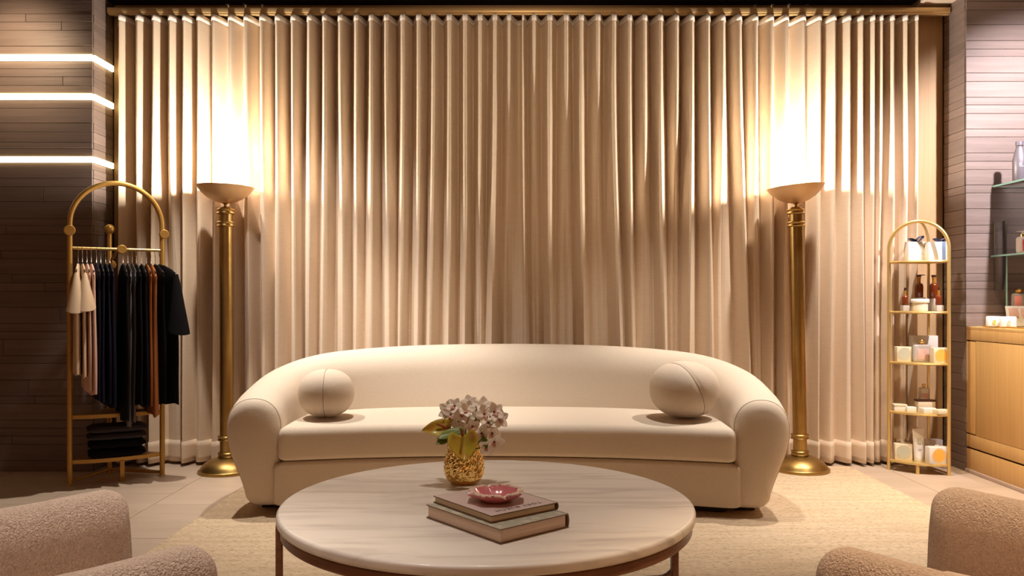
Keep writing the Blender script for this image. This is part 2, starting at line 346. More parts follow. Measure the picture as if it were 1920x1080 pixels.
# where some folds go lower down (px) and how deep they stay there (0 = flat)
LOW = {668:(660,.5),695.6:(694,.9),724:(728,.75),755:(748,.95),785:(782,.8),812:(803,.9),842.5:(838,.9),872:(872,.85),900:(898,.12),928:(920,1.0),955:(952,.10),
       979:(986,1.0),1000.6:(1006,.15),1031:(1031,1.0),1062:(1060,.12),1090:(1096,.95),1121.5:(1125,.15),1151.7:(1169,.95),1181:(1190,.8),1209:(1214,.2),1239:(1251,.95),1269:(1272,.1),
       1297.5:(1293,1.0),1328:(1339,.9),1356:(1362,.12),1387:(1409,.9),1418:(1432,.2),1448:(1452,.7)}
def build_curtain(tops, label, seed):
    rr = random.Random(seed); K = len(tops)
    lows = []
    for p in tops:
        if p in LOW: lows.append(LOW[p])
        else: lows.append((p+rr.uniform(-9, 9), rr.choice([1.0, .9, .75, .3, .85, .55])))
    X = [(p-960)/F*YR for p in tops]; XLw = [(p-960)/F*YR for p, a in lows]; A = [a for p, a in lows]
    if tops[-1] == 990: lows[-1] = (992, 0); A[-1] = 0; XLw[-1] = (992-960)/F*YR
    if tops[0] == 203: lows[0] = (203, 0); A[0] = 0; XLw[0] = (203-960)/F*YR
    A0 = [1.0]*K
    if tops[0] == 203: A0[0] = 0
    if tops[-1] == 990: A0[-1] = 0
    for i in range(1, K): XLw[i] = max(XLw[i], XLw[i-1]+0.045)
    ph = [rr.uniform(0, 6.28) for _ in range(K)]; st = [rr.uniform(0.05, 0.35) for _ in range(K)]
    asym = [rr.uniform(-.10, .10) for _ in range(K)]; vd = [rr.uniform(-.3, .3) for _ in range(K)]; fl = [rr.uniform(-.006, .006) for _ in range(K)]
    S = 22
    def row(z, dy=0.0, dz_edge=0.0):
        t = (ZT-z)/(ZT-ZBOT); out = []
        xs = []; am = []
        for i in range(K):
            s = smooth01((t-st[i]*0.5)/(1-st[i]*0.5))
            xs.append(X[i]+(XLw[i]-X[i])*s+0.004*math.sin(3.1*t+ph[i])*t); am.append(A0[i]+(A[i]-A0[i])*smooth01((t-st[i])/0.5))
        for i in range(K-1):
            for k in range(S if i < K-2 else S+1):
                u = k/S
                uu = u + asym[i]*math.sin(PI*u)**2*0.8*min(1, t*3)
                a = am[i]*(1-uu)+am[i+1]*uu
                f = 0.5*(1+math.cos(2*PI*uu)); f = f**(0.68)
                val = YV + vd[i]*0.02*t
                y = val - (YV-YR)*a*f + fl[i]*math.sin(2*PI*u)*t
                y += 0.0016*math.sin(40*u+ph[i]+6*t)*t
                out.append(Vector((xs[i]+(xs[i+1]-xs[i])*u, y+dy, z)))
        return out
    t = thing('curtain', label, 'curtain', (0, YR, 0), group='floor-length curtains')
    NV = 56
    def sheet(z0, z1, n, dy):
        q = G(); q.rings([[v-Vector((0, YR, 0)) for v in row(z0+(z1-z0)*i/(n-1), dy)] for i in range(n)], cap=False, closed=False); return q
    o = sheet(ZT, ZBOT, NV, 0).obj('fabric', M['curtain'], t, fix=False); m = o.modifiers.new('thickness', 'SOLIDIFY'); m.thickness = 0.0025; m.offset = 1
    o = sheet(ZT+0.002, ZT-0.035, 3, -0.0035).obj('heading_tape', M['tape'], t, fix=False); m = o.modifiers.new('thickness', 'SOLIDIFY'); m.thickness = 0.002
    o = sheet(0.155, ZBOT-0.001, 5, -0.004).obj('hem', M['curtain'], t, fix=False); m = o.modifiers.new('thickness', 'SOLIDIFY'); m.thickness = 0.003
    return t
build_curtain([203, 223]+TOP[1:26]+[990], 'left-hand pleated cream curtain beside the clothes rack', 3)
build_curtain(TOP[26:], 'right-hand pleated cream curtain beside the gold shelf', 11)

# ------------------------------------------------------------------ rug
RX0, RX1, RY0, RY1 = -1.49, 2.09, 0.2, 5.07
RZ = 0.010
t = thing('rug', 'large woven beige jute rug under the sofa and coffee table', 'rug', ((RX0+RX1)/2, (RY0+RY1)/2, 0))
q = G(); q.box((0, 0, RZ/2), (RX1-RX0, RY1-RY0, RZ), 0.003); q.obj('weave', M['rug'], t)
q = G()
hx, hy = (RX1-RX0)/2, (RY1-RY0)/2
q.tube([(-hx,-hy,0.006),(hx,-hy,0.006),(hx,hy,0.006),(-hx,hy,0.006)], 0.006, 8, closed=True); q.obj('bound_edge', M['rug'], t)

# ------------------------------------------------------------------ upholstered shells (sofa, armchairs)
def shell(path, widths, heights, name, m, parent, z0=0.03, topr=0.13, taper=0.6, capr=0.055, lean=None, n=90, seam=None):
    """sweep a rounded upright section along a plan path; local outward normal = left of travel"""
    pts = catmull([(p[0], p[1], 0) for p in path], n); W = catmull([(a, b, 0) for a, b in widths], n); H = catmull([(h, 0, 0) for h in heights], n)
    LN = catmull([(l, 0, 0) for l in (lean or [0]*len(path))], n)
    def section(wi, wo, h, ln):
        s = []; tr = min(topr, h*0.3)
        s.append((-wi+0.03, z0)); s.append((-wi+0.008, z0+0.008))
        for i in range(8): z = z0+0.03+(h-tr-z0-0.03)*i/8; s.append((-wi+ln*max(0,(z-0.42))*1.0, z))
        c = (wo-wi)/2; hw = (wi+wo)/2
        for i in range(25):
            a = PI-PI*i/24
            e = 2.25; ca, sa = math.cos(a), math.sin(a)
            nx = math.copysign(abs(ca)**(2/e), ca); nz = abs(sa)**(2/e)
            s.append((c+hw*nx+ln*max(0, h-tr-0.42+tr*nz), h-tr+tr*nz))
        rb = 0.055
        for i in range(1, 13):
            u = i/12; z = h-tr-(h-tr-z0-rb)*u
            s.append((wo*(1-(1-taper)*smooth01(u*0.92)**1.15)+ln*max(0, z-0.42), z))
        xe = s[-1][0]
        for i in range(1, 7):
            a = PI/2*i/6; s.append((xe-rb*1.1*(1-math.cos(a))-0.012*i/6, z0+rb-rb*math.sin(a)))
        return s
    rings = []
    def put(p, nrm, s): return [Vector((p.x+nrm.x*a, p.y+nrm.y*a, z)) for a, z in s]
    T = []
    for i in range(n):
        d = pts[min(i+1, n-1)]-pts[max(i-1, 0)]; d.normalize(); T.append(d)
    def cap(i, sgn):
        d = T[i]*sgn; nrm = Vector((-T[i].y, T[i].x, 0)); s = section(W[i].x, W[i].y, H[i].x, LN[i].x); cx = (W[i].y-W[i].x)/2; out = []
        hw = (W[i].x+W[i].y)/2; cz = H[i].x*0.52
        for k in range(1, 8):
            a = PI/2*k/8; sh = capr*(1-math.cos(a)); f = capr*math.sin(a)
            kx = (hw-sh)/hw; kz = (H[i].x/2-sh)/(H[i].x/2)
            out.append(put(pts[i]+d*f, nrm, [(cx+(x_-cx)*kx, cz+(z_-cz)*kz) for x_, z_ in s]))
        for k in range(1, 6):
            kx0 = (hw-capr*(1-math.cos(PI/2*7/8)))/hw; kk = 1-k/6.0
            kx = kx0*kk; kz = ((H[i].x/2-capr*0.8)/(H[i].x/2))*kk
            out.append(put(pts[i]+d*(capr+0.010*(1-kk*kk)), nrm, [(cx+(x_-cx)*kx, cz+(z_-cz)*kz) for x_, z_ in s]))
        return out
    start = cap(0, -1); end = cap(n-1, 1)
    for r in reversed(start): rings.append(r)
    seams = []
    for i in range(n):
        nrm = Vector((-T[i].y, T[i].x, 0)); s = section(W[i].x, W[i].y, H[i].x, LN[i].x); rings.append(put(pts[i], nrm, s))
    rings += end
    q = G(); q.rings(rings); o = q.obj(name, m, parent)
    if seam:
        for r, k in ((start[1], 0), (end[1], 1)):
            q = G(); q.tube([v for v in r[3:-7]], 0.0016, 6); q.obj('seam', seam, parent)
    return o
# sofa, local frame origin at its middle on the floor
SX, SY = -0.018, 4.42
SOFA = thing('sofa', 'long curved cream boucle sofa in front of the curtains', 'sofa', (SX, SY, RZ), math.radians(-1.3))
half = [(-1.225,3.96),(-1.245,4.15),(-1.20,4.37),(-1.06,4.56),(-0.83,4.70),(-0.48,4.79)]
path = half+[(0,4.825)]+[(-a,b) for a, b in reversed(half)]
path = [(a, b-SY) for a, b in path]
wd = [(.133,.133),(.133,.133),(.138,.135),(.145,.14),(.155,.145),(.16,.15)]; wd = wd+[(.165,.15)]+wd[::-1]
hh = [.560,.60,.668,.722,.748,.764]; hh = hh+[.770]+hh[::-1]
ll = [0,0,.05,.10,.16,.2]; ll = ll+[.2]+ll[::-1]
shell(path, wd, hh, 'frame', M['sofa'], SOFA, z0=0.035, topr=0.15, taper=0.30, capr=0.07, lean=ll, n=100, seam=M['seam'])
def yfront(x, base=3.885, c=0.15): 
    u = min(1, abs(x)/1.1); return base+c*(1-u*u)**1.0
def slab(x0, x1, yf, yb, zb, zt, r, crown, n=60, rc=0.06):
    rings = []
    for i in range(n+1):
        u = i/n; u = 0.5-0.5*math.cos(PI*u)     # denser at the ends
        x_ = x0+(x1-x0)*u; e = min(x_-x0, x1-x_); add = 0
        if e < rc: add = rc-math.sqrt(max(0, rc*rc-(rc-e)**2))
        y0 = yf(x_)+add; y1 = yb(x_)-add*0.3; k = min(1, max(0, e/ rc)); rr_ = r*(0.75+0.25*k)
        zs = zt-(1-math.sqrt(max(0, 1-(1-min(1, e/0.05))**2)))*0.035; zbb = zb+(1-math.sqrt(max(0, 1-(1-min(1, e/0.05))**2)))*0.02
        s = []
        for a in range(7): th = PI/2*a/6; s.append((y0+rr_*0.6-rr_*0.6*math.sin(th), zbb+rr_*0.6-rr_*0.6*math.cos(th)))
        for a in range(9): th = PI/2*a/8; s.append((y0+rr_-rr_*math.cos(th), zs-rr_+rr_*math.sin(th)))
        m_ = 10
        for a in range(1, m_+1):
            v = a/m_; s.append((y0+rr_+(y1-y0-rr_)*v, zs+crown*math.sin(PI*min(1, v*0.9+0.05))*k))
        s.append((y1, zbb))
        rings.append([Vector((x_, a, b)) for a, b in s])
    return rings
q = G(); q.rings(slab(-1.105, 1.105, lambda x_: yfront(x_)-SY, lambda x_: (4.72-0.28*(abs(x_)/1.1)**3)-SY, 0.258, 0.420, 0.045, 0.012)); q.obj('seat_cushion', M['sofa'], SOFA)
q = G(); q.rings(slab(-1.12, 1.12, lambda x_: yfront(x_)+0.012-SY, lambda x_: (4.60-0.25*(abs(x_)/1.1)**3)-SY, 0.042, 0.252, 0.02, 0.0, rc=0.02)); q.obj('base', M['sofa'], SOFA)
q = G(); q.tube([Vector((x_, yfront(x_)-SY+0.019+ (0.03 if abs(x_) > 1.04 else 0), 0.402)) for x_ in [(-1.06+2.12*i/60) for i in range(61)]], 0.0016, 6); q.obj('seam', M['seam'], SOFA)
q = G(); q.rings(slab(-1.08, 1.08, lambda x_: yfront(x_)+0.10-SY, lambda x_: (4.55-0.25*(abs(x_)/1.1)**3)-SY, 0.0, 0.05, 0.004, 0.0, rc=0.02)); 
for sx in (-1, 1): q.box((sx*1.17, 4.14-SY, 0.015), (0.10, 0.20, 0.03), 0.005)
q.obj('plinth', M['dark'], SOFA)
def ball_cushion(px, py, Y, rx, rz, label, yaw, roll):
    c = P(px, py, Y); zb = RZ+0.434
    t = thing('ball_cushion', label, 'cushion', (c.x, Y, zb), yaw, 'round boucle cushions on the sofa')
    q = G(); nu, nv = 64, 32; vs = []; fs = []
    e = 2.25
    RM = Matrix.Rotation(roll, 3, 'Y')
    for j in range(nv+1):
        th = PI*j/nv
        for i in range(nu):
            a = 2*PI*i/nu
            d = RM @ Vector((math.sin(th)*math.cos(a), math.sin(th)*math.sin(a), math.cos(th)))
            k = (abs(d.x)**e+abs(d.y)**e+abs(d.z)**e)**(-1/e)
            p = d*k
            da = min(abs((a+PI/2) % PI), PI-abs((a+PI/2) % PI))   # distance to seam meridians at +-90deg
            gr = 1-0.03*math.exp(-(da*math.sin(th)/0.05)**2)
            vs.append(Vector((p.x*rx*gr, p.y*rx*gr, rz+p.z*rz*gr)))
    for j in range(nv):
        for i in range(nu):
            i2 = (i+1) % nu; fs.append((j*nu+i, (j+1)*nu+i, (j+1)*nu+i2, j*nu+i2))
    q.add(vs, fs); q.obj('cover', M['sofa'], t)
    pts = []
    for j in range(64):
        th = 2*PI*j/64
        d = RM @ Vector((0, math.sin(th), math.cos(th))); k = (abs(d.x)**e+abs(d.y)**e+abs(d.z)**e)**(-1/e); p = d*k
        pts.append(Vector((p.x*rx*0.973, p.y*rx*0.973, rz+p.z*rz*0.973)))
    q = G(); q.tube(pts, 0.0018, 6, closed=True); q.obj('seam', M['seam'], t)
ball_cushion(612, 742, 4.20, 0.140, 0.122, 'left round boucle cushion by the sofa\'s left arm', 0.10, 0.0)
ball_cushion(1283, 733, 4.18, 0.170, 0.143, 'right larger round boucle cushion by the sofa\'s right arm', 0.30, -0.35)

# armchairs
def armchair(tipA, tipB, label, face):
    A = Vector((*tipA, 0)); B = Vector((*tipB, 0)); mid = (A+B)/2; d = Vector((*face, 0)).normalized()
    n_ = Vector((-d.y, d.x, 0)); w_ = (A-B).length/2
    rz = math.atan2(d.y, d.x)-PI/2      # local +Y is the way the chair faces
    t = thing('armchair', label, 'armchair', (mid.x-d.x*0.36, mid.y-d.y*0.36, RZ), rz, 'teddy fabric armchairs in the foreground')
    fr = 0.30
    hp = [(-w_, fr), (-w_, 0.12), (-w_-0.005, -0.06), (-w_*0.86, -0.24), (-w_*0.5, -0.36)]
    pth = hp+[(0, -0.395)]+[(-a, b) for a, b in reversed(hp)]
    pth = [(a, b) for a, b in pth]
    wd_ = [(.062,.062)]*3+[(.07,.065)]*2; wd_ = wd_+[(.075,.065)]+wd_[::-1]
    h_ = [.614,.604,.61,.65,.685]; h_ = h_+[.69]+h_[::-1]
    shell(pth, wd_, h_, 'shell', M['teddy'], t, z0=0.09, topr=0.085, taper=0.7, capr=0.055, lean=[0]*11, n=70)
    q = G(); q.rings([[Vector((x_, y_, z_)) for x_, z_ in s] for y_, s in [(yy, [(-0.23+r_, 0.30), (0.23-r_, 0.30), (0.23, 0.33), (0.23, zt_-0.03), (0.20-r_, zt_), (0, zt_+0.008), (-0.20+r_, zt_), (-0.23, zt_-0.03), (-0.23, 0.33)]) for yy, zt_, r_ in ((0.345, 0.40, 0.02), (0.34, 0.425, 0.01), (0.325, 0.445, 0), (0.29, 0.455, 0), (0.0, 0.455, 0), (-0.33, 0.45, 0))]]); q.obj('seat_cushion', M['seatcloth'], t)
    q = G(); q.box((0, -0.02, 0.19), (0.44, 0.66, 0.22), 0.03, seg=3); q.obj('seat_base', M['teddy'], t)
    q = G(); q.lathe([(0.0,0.0),(0.24,0.0),(0.24,0.02),(0.06,0.03),(0.05,0.09),(0.0,0.09)], 32); q.obj('swivel_base', M['dark'], t)
armchair((-0.868, 1.855), (-0.517, 1.445), 'left foreground pinkish teddy armchair seen over its arms', (0.76, 0.64))
armchair((0.965, 1.88), (0.53, 1.44), 'right foreground tan teddy armchair seen over its arms', (-0.72, 0.69))

# ------------------------------------------------------------------ coffee table
TX, TY, TZ, TR = -0.072, 2.40, 0.46, 0.597
TBL = thing('coffee_table', 'round coffee table with veined marble top and walnut frame', 'table', (TX, TY, RZ))
tz = TZ-RZ
prof = [(0.0, tz)]+[(TR-0.010+0.010*math.sin(a*PI/12), tz-0.010+0.010*math.cos(a*PI/12)) for a in range(7)]+[(TR, tz-0.016)]+[(TR-0.008+0.008*math.cos(a*PI/8), tz-0.020-0.008*math.sin(a*PI/8)) for a in range(5)]+[(0.0, tz-0.028)]
q = G(); q.lathe([(r_, z_) for r_, z_ in prof], 128); q.obj('marble_top', M['marble'], TBL)
q = G(); q.lathe([(TR-0.035, tz-0.058),(TR-0.012, tz-0.058),(TR-0.009, tz-0.055),(TR-0.009, tz-0.034),(TR-0.014, tz-0.029),(TR-0.035, tz-0.029),(TR-0.035, tz-0.058)], 128); q.obj('apron_ring', M['wood_dark'], TBL)
legs = [(0.555, 0.03), (-0.567, -0.155), (0.10, 0.57), (0.0, -0.575)]
for a, b in legs:
    ang = math.atan2(b, a)
    q = G(); q.box((0, 0, (tz-0.03)/2), (0.030, 0.020, tz-0.03), 0.004); q.obj('leg', M['wood_dark'], TBL, (a, b, 0), (0, 0, ang+PI/2))
zr = 0.228-RZ
for (a, b), (c_, d_) in ((legs[0], legs[1]), (legs[2], legs[3])):
    v = Vector((c_-a, d_-b, 0)); L_ = v.length; ang = math.atan2(v.y, v.x); hgt = 0.024; rf = 0.045
    out = [(-L_/2, -hgt), (L_/2, -hgt)]
    for s in (1, -1):
        arc = [(s*(L_/2)+s*0, rf)]+[(s*(L_/2-rf)+s*rf*math.sin(PI/2*(1-k/6)), rf-rf*math.cos(PI/2*(1-k/6))) for k in range(7)]
        out += arc if s == 1 else arc[::-1]
    ring = lambda y_: [Vector((x_, y_, zr+z_)) for x_, z_ in out]
    q = G(); q.rings([ring(-0.009), ring(0.009)]); q.obj('stretcher', M['wood_dark'], TBL, ((a+c_)/2, (b+d_)/2, 0 if a > 0.3 else -0.0), (0, 0, ang), smooth=False)

# books
def book(F_, Rr, Lc, z0, th, mcover, mtop, mpage, label, name='hardcover_book', pages2=None):
    F_ = Vector((*F_, 0)); Rv = Vector((*Rr, 0))-F_; Lv = Vector((*Lc, 0))-F_; W_, D_ = Rv.length, Lv.length
    rz = math.atan2(Rv.y, Rv.x)
    t = thing(name, label, 'book', (F_.x, F_.y, z0), rz, 'stacked books on the coffee table')
    ct = 0.003
    q = G(); q.box((W_/2-0.001, D_/2, th/2), (W_-0.010, D_-0.008, th-2*ct), 0.0)
    q.obj('pages', [mpage], t, smooth=False)
    for nm, z_ in (('back_cover', ct/2), ('front_cover', th-ct/2)):
        q = G(); q.box((W_/2, D_/2, z_), (W_, D_, ct), 0.0008, seg=1); 
        o = q.obj(nm, [mcover, mtop], t, smooth=False)
        if nm == 'front_cover':
            for p in o.data.polygons:
                if p.normal.z > 0.9: p.material_index = 1
    sp = [(W_-0.002, 0.0), (W_+0.001, 0.0), (W_+0.004, th*0.25), (W_+0.005, th*0.5), (W_+0.004, th*0.75), (W_+0.001, th), (W_-0.002, th), (W_+0.001, th*0.75), (W_+0.0015, th*0.5), (W_+0.001, th*0.25)]
    q = G(); q.rings([[Vector((a, y_, b)) for a, b in sp] for y_ in (0.0, D_)]); q.obj('spine', mcover, t)
    return t, W_, D_
book((-0.028,1.962), (0.1444,2.108), (-0.2327,2.20), TZ, 0.036, M['cover_edge'], M['cover_grey'], M['pagepink'], 'thick grey-green hardcover book, lower of the two on the marble')
tb, W_, D_ = book((-0.0507,2.0125), (0.119,2.146), (-0.2197,2.2155), TZ+0.036, 0.0193, M['cover_edge'], M['cover_pink'], M['page'], 'blush pink hardcover book on top, under the dish')
def text_mesh(name, body, size, m, parent, loc, rot, ext=0.0002, sp=1.0, align='CENTER'):
    c = bpy.data.curves.new(name, 'FONT'); c.body = body; c.size = size; c.extrude = ext; c.align_x = align; c.align_y = 'CENTER'; c.space_character = sp
    tmp = bpy.data.objects.new(name, c); COL.objects.link(tmp)
    dg = bpy.context.evaluated_depsgraph_get(); me = bpy.data.meshes.new_from_object(tmp.evaluated_get(dg)); bpy.data.objects.remove(tmp)
    me.materials.clear(); me.materials.append(m); me.name = name
    return link(name, me, parent, loc, rot)
text_mesh('cover_title', 'TORY BURCH', 0.0200, M['ink'], tb, (W_*0.50, 0.028, 0.0196), (0, 0, PI), sp=1.25)
# pink dish
DC = (-0.043, 2.165)
ZD = TZ+0.036+0.0193
t = thing('scalloped_dish', 'pink glazed scalloped trinket dish on the top book', 'dish', (DC[0], DC[1], ZD), 0.35)
def dish_ring(r_, z_, sc, n=96, dz=0.0):
    out = []
    for k in range(n):
        a = 2*PI*k/n
        f = 1+sc*math.cos(8*a); nt_ = max(0, math.cos(4*a))**18
        out.append(Vector((r_*f*math.cos(a), r_*f*math.sin(a), z_-dz*nt_)))
    return out
q = G()
prof = [(0.0,0.0,0),(0.036,0.0,0),(0.040,0.003,.01),(0.058,0.012,.02),(0.072,0.022,.035),(0.0745,0.026,.04)]
q.rings([dish_ring(max(a, 1e-4), b, s, dz=0.006*max(0, (b-.012)/.014)) for a, b, s in prof], cap=False)
prof = [(0.057,0.027,.035),(0.050,0.020,.05),(0.040,0.009,.04),(0.026,0.006,.02),(0.0,0.006,0)]
q.rings([dish_ring(max(a, 1e-4), b, s, dz=0.006*max(0, (b-.012)/.015)) for a, b, s in prof], cap=False); q.obj('bowl', M['dish'], t)
q = G(); q.rings([dish_ring(a, b, s, dz=0.006) for a, b, s in ((0.0745,0.026,.04),(0.0735,0.0285,.04),(0.066,0.0295,.038),(0.058,0.029,.035),(0.057,0.027,.035))], cap=False); q.obj('rim', M['dishrim'], t)

# vase and flowers
VX, VY = -0.154, 2.625
t = thing('vase', 'faceted gold mercury-glass vase holding flowers on the marble table', 'vase', (VX, VY, TZ))
q = G(); prof = [(0.0,0.0),(0.036,0.0),(0.045,0.003),(0.056,0.014),(0.0625,0.030),(0.0645,0.046),(0.0635,0.062),(0.0605,0.080),(0.0565,0.098),(0.0530,0.112),(0.0515,0.122),(0.0525,0.130),(0.049,0.130),(0.048,0.122),(0.048,0.10),(0.055,0.06),(0.045,0.02),(0.0,0.01)]
den = []
for (a, b), (c_, d_) in zip(prof[:12], prof[1:12]):
    n_ = max(1, int(math.hypot(c_-a, d_-b)/0.0043))
    for k in range(n_): den.append((a+(c_-a)*k/n_, b+(d_-b)*k/n_))
den += prof[12:]
q.lathe(den, 84)
rv = random.Random(5)
for v in q.v:
    r_ = math.hypot(v.x, v.y)
    if 0.041 < r_ and v.z > 0.004:
        j = 1+rv.uniform(-0.026, 0.026); v.x *= j; v.y *= j; v.z += rv.uniform(-0.0008, 0.0008)
q.obj('body', M['gold_vase'], t, smooth=False)
def petal_mesh(L_, W_, cup, ruf=0.0, n=7, m=5, tip=0.5):
    vs = []; fs = []
    for i in range(n):
        u = i/(n-1); w_ = W_*(math.sin(PI*min(1, u*0.92+0.06))**0.75)*(1 if u < 0.7 else 1-(u-0.7)*tip)
        for j in range(m):
            s = (j/(m-1)-0.5)*2
            vs.append(Vector((u*L_, s*w_/2, cup*L_*(u*u)*0.6+abs(s)*cup*w_*0.5+ruf*math.sin(9*u+4*s)*L_*0.08)))
    for i in range(n-1):
        for j in range(m-1): fs.append((i*m+j, i*m+j+1, (i+1)*m+j+1, (i+1)*m+j))
    return vs, fs
def pm(name, L_, W_, cup, m, ruf=0.0, tip=0.5):
    v, f = petal_mesh(L_, W_, cup, ruf, tip=tip); me = mesh(name, v, f, m); return me
PET = pm('petal', 0.034, 0.026, 0.25, M['petal'])
LIP = pm('lip', 0.016, 0.014, -0.5, M['lip'], 0.8)
def solid(o, th=0.0007):
    mo = o.modifiers.new('thickness', 'SOLIDIFY'); mo.thickness = th
    return o
FC = P(885, 792, 2.625)
t = thing('orchid_bouquet', 'bunch of cream orchids with dark red centres in the gold vase', 'flowers', (VX, VY, TZ+0.01))
base = Vector((VX, VY, TZ+0.01))
q = G()
blooms = []
ro = random.Random(21)
spots = [(853,762),(880,757),(905,764),(926,773),(846,778),(868,775),(893,783),(915,793),(935,785),(862,797),(886,800),(903,812),(922,812),(876,768),(840,770),(898,772),(926,828),(912,836),(869,786),(908,777)]
for i, (px, py) in enumerate(spots):
    c = P(px, py, VY + ro.uniform(-0.055, 0.02)); dirv = (c-FC); dirv.y -= 0.09; dirv.z += 0.01; dirv.normalize()
    c = c+dirv*0.0; blooms.append((c, dirv))
    mid = (c+base)/2+Vector((0, 0, 0.03)); mid.x = VX+(c.x-VX)*0.35
    q.tube([v-base for v in catmull([base+Vector((ro.uniform(-.02,.02), ro.uniform(-.02,.02), 0)), mid, c], 8)], 0.0018, 6)
q.obj('stems', M['leafg'], t)
for i, (c, dv) in enumerate(blooms):
    rot = dv.to_track_quat('Z', 'Y').to_euler()
    q = G(); q.lathe([(0.0,-0.004),(0.0035,-0.002),(0.004,0.002),(0.003,0.006),(0.0,0.008)], 10)
    fl_ = q.obj('orchid_flower', M['stamen'], t, c-base, rot)
    spin = ro.uniform(-0.5, 0.5)
    sc = ro.uniform(0.85, 1.12)
    for k in range(5):
        a = PI/2+k*2*PI/5+spin
        p = solid(link('petal', PET, fl_, (0, 0, 0), (0, -0.25+ro.uniform(-.15,.15), a))); p.scale = (sc, sc, sc)
    solid(link('lip', LIP, fl_, (0, 0, 0.003), (0, -0.9, -PI/2+spin)))
def heart(L_, W_, cup):
    vs = []; fs = []; n, m = 14, 9
    for i in range(n):
        u = i/(n-1); w_ = W_*math.sin(PI*min(1,(u*0.86+0.14)))**0.6*(1-u)**0.25*1.1 if u < 0.999 else 0.0005
        for j in range(m):
            s = (j/(m-1)-0.5)*2; back = -0.18*L_*abs(s)**1.2*(1-u)
            vs.append(Vector((u*L_+back, s*w_/2, cup*L_*(u-0.4)**2+abs(s)**2*cup*w_*0.6+0.02*L_*math.sin(6*u+3*s))))
    for i in range(n-1):
        for j in range(m-1): fs.append((i*m+j, i*m+j+1, (i+1)*m+j+1, (i+1)*m+j))
    return vs, fs
def orient(xdir, ndir):
    x_ = Vector(xdir).normalized(); z_ = Vector(ndir); z_ = (z_-x_*z_.dot(x_)).normalized(); y_ = z_.cross(x_)
    return Matrix((x_, y_, z_)).transposed().to_euler()
def anthurium(base_pt, xdir, ndir, L_, W_, label, spl):
    t = thing('anthurium', label, 'flower', (VX, VY, TZ+0.01), 0, 'anthuriums in the gold vase')
    b0 = Vector((VX, VY, TZ+0.01)); c = Vector(base_pt)-b0
    q = G(); q.tube(catmull([(0.01,-0.01,0), (0.0,-0.012,0.10), tuple(c)], 10), 0.0025, 8); q.obj('stem', M['leafg'], t)
    v, f = heart(L_, W_, 0.5); o = link('spathe', mesh('spathe', v, f, M['spathe']), t, c, orient(xdir, ndir)); solid(o, 0.0012)
    q = G(); nd = Vector(ndir).normalized(); sd = Vector(spl).normalized()
    q.tube([c+sd*0.045*k/8+nd*0.004 for k in range(9)], [0.0038,0.0045,0.0045,0.0043,0.004,0.0038,0.0035,0.003,0.0015], 10); q.obj('spadix', M['spadix'], t)
anthurium(P(843, 806, 2.585), (-0.95, -0.15, -0.10), (0.05, -0.75, 0.75), 0.088, 0.070, 'yellow-green anthurium pointing left out of the gold vase', (-0.8, -0.1, 0.35))
anthurium(P(868, 818, 2.545), (0.15, -0.35, -0.95), (-0.05, -0.9, 0.45), 0.080, 0.098, 'yellow-green anthurium hanging over the front of the gold vase', (-0.1, -0.6, 0.55))
def leaf(name, base_pt, xdir, ndir, L_, W_, label):
    t = thing(name, label, 'leaf', tuple(base_pt), 0, 'green leaves in the gold vase')
    v, f = petal_mesh(L_, W_, 0.25, 0.15, 12, 7, 1.6); o = link('blade', mesh('blade', v, f, M['leafg']), t, (0, 0, 0), orient(xdir, ndir)); solid(o, 0.001)
    q = G(); x_ = Vector(xdir).normalized(); q.tube([Vector((0,0,0)), x_*0.01-Vector((0,0,.0)), x_*0.02+Vector((0,0,0.001))], 0.0015, 6)
    q.tube([Vector((0,0,0)), (Vector((VX, VY, TZ+0.06))-Vector(base_pt))*0.5+Vector((0.004,0,0)), Vector((VX, VY, TZ+0.06))-Vector(base_pt)], 0.0015, 6); q.obj('stalk', M['leafg'], t)
leaf('broad_leaf', P(840, 812, 2.60), (-0.18, 0.0, 0.95), (0.3, -0.9, 0.0), 0.055, 0.028, 'small upright green leaf above the left anthurium')
leaf('broad_leaf', P(868, 803, 2.56), (-0.85, -0.2, -0.42), (-0.2, -0.7, 0.7), 0.088, 0.036, 'long green leaf crossing between the two anthuriums')
leaf('broad_leaf', P(848, 815, 2.57), (-0.75, -0.3, -0.45), (0.1, -0.8, 0.5), 0.062, 0.030, 'light green leaf drooping below the left anthurium')
leaf('broad_leaf', P(905, 818, 2.60), (0.15, -0.3, -0.5), (0.4, -0.8, 0.1), 0.045, 0.024, 'dark green leaf at the right rim of the gold vase')

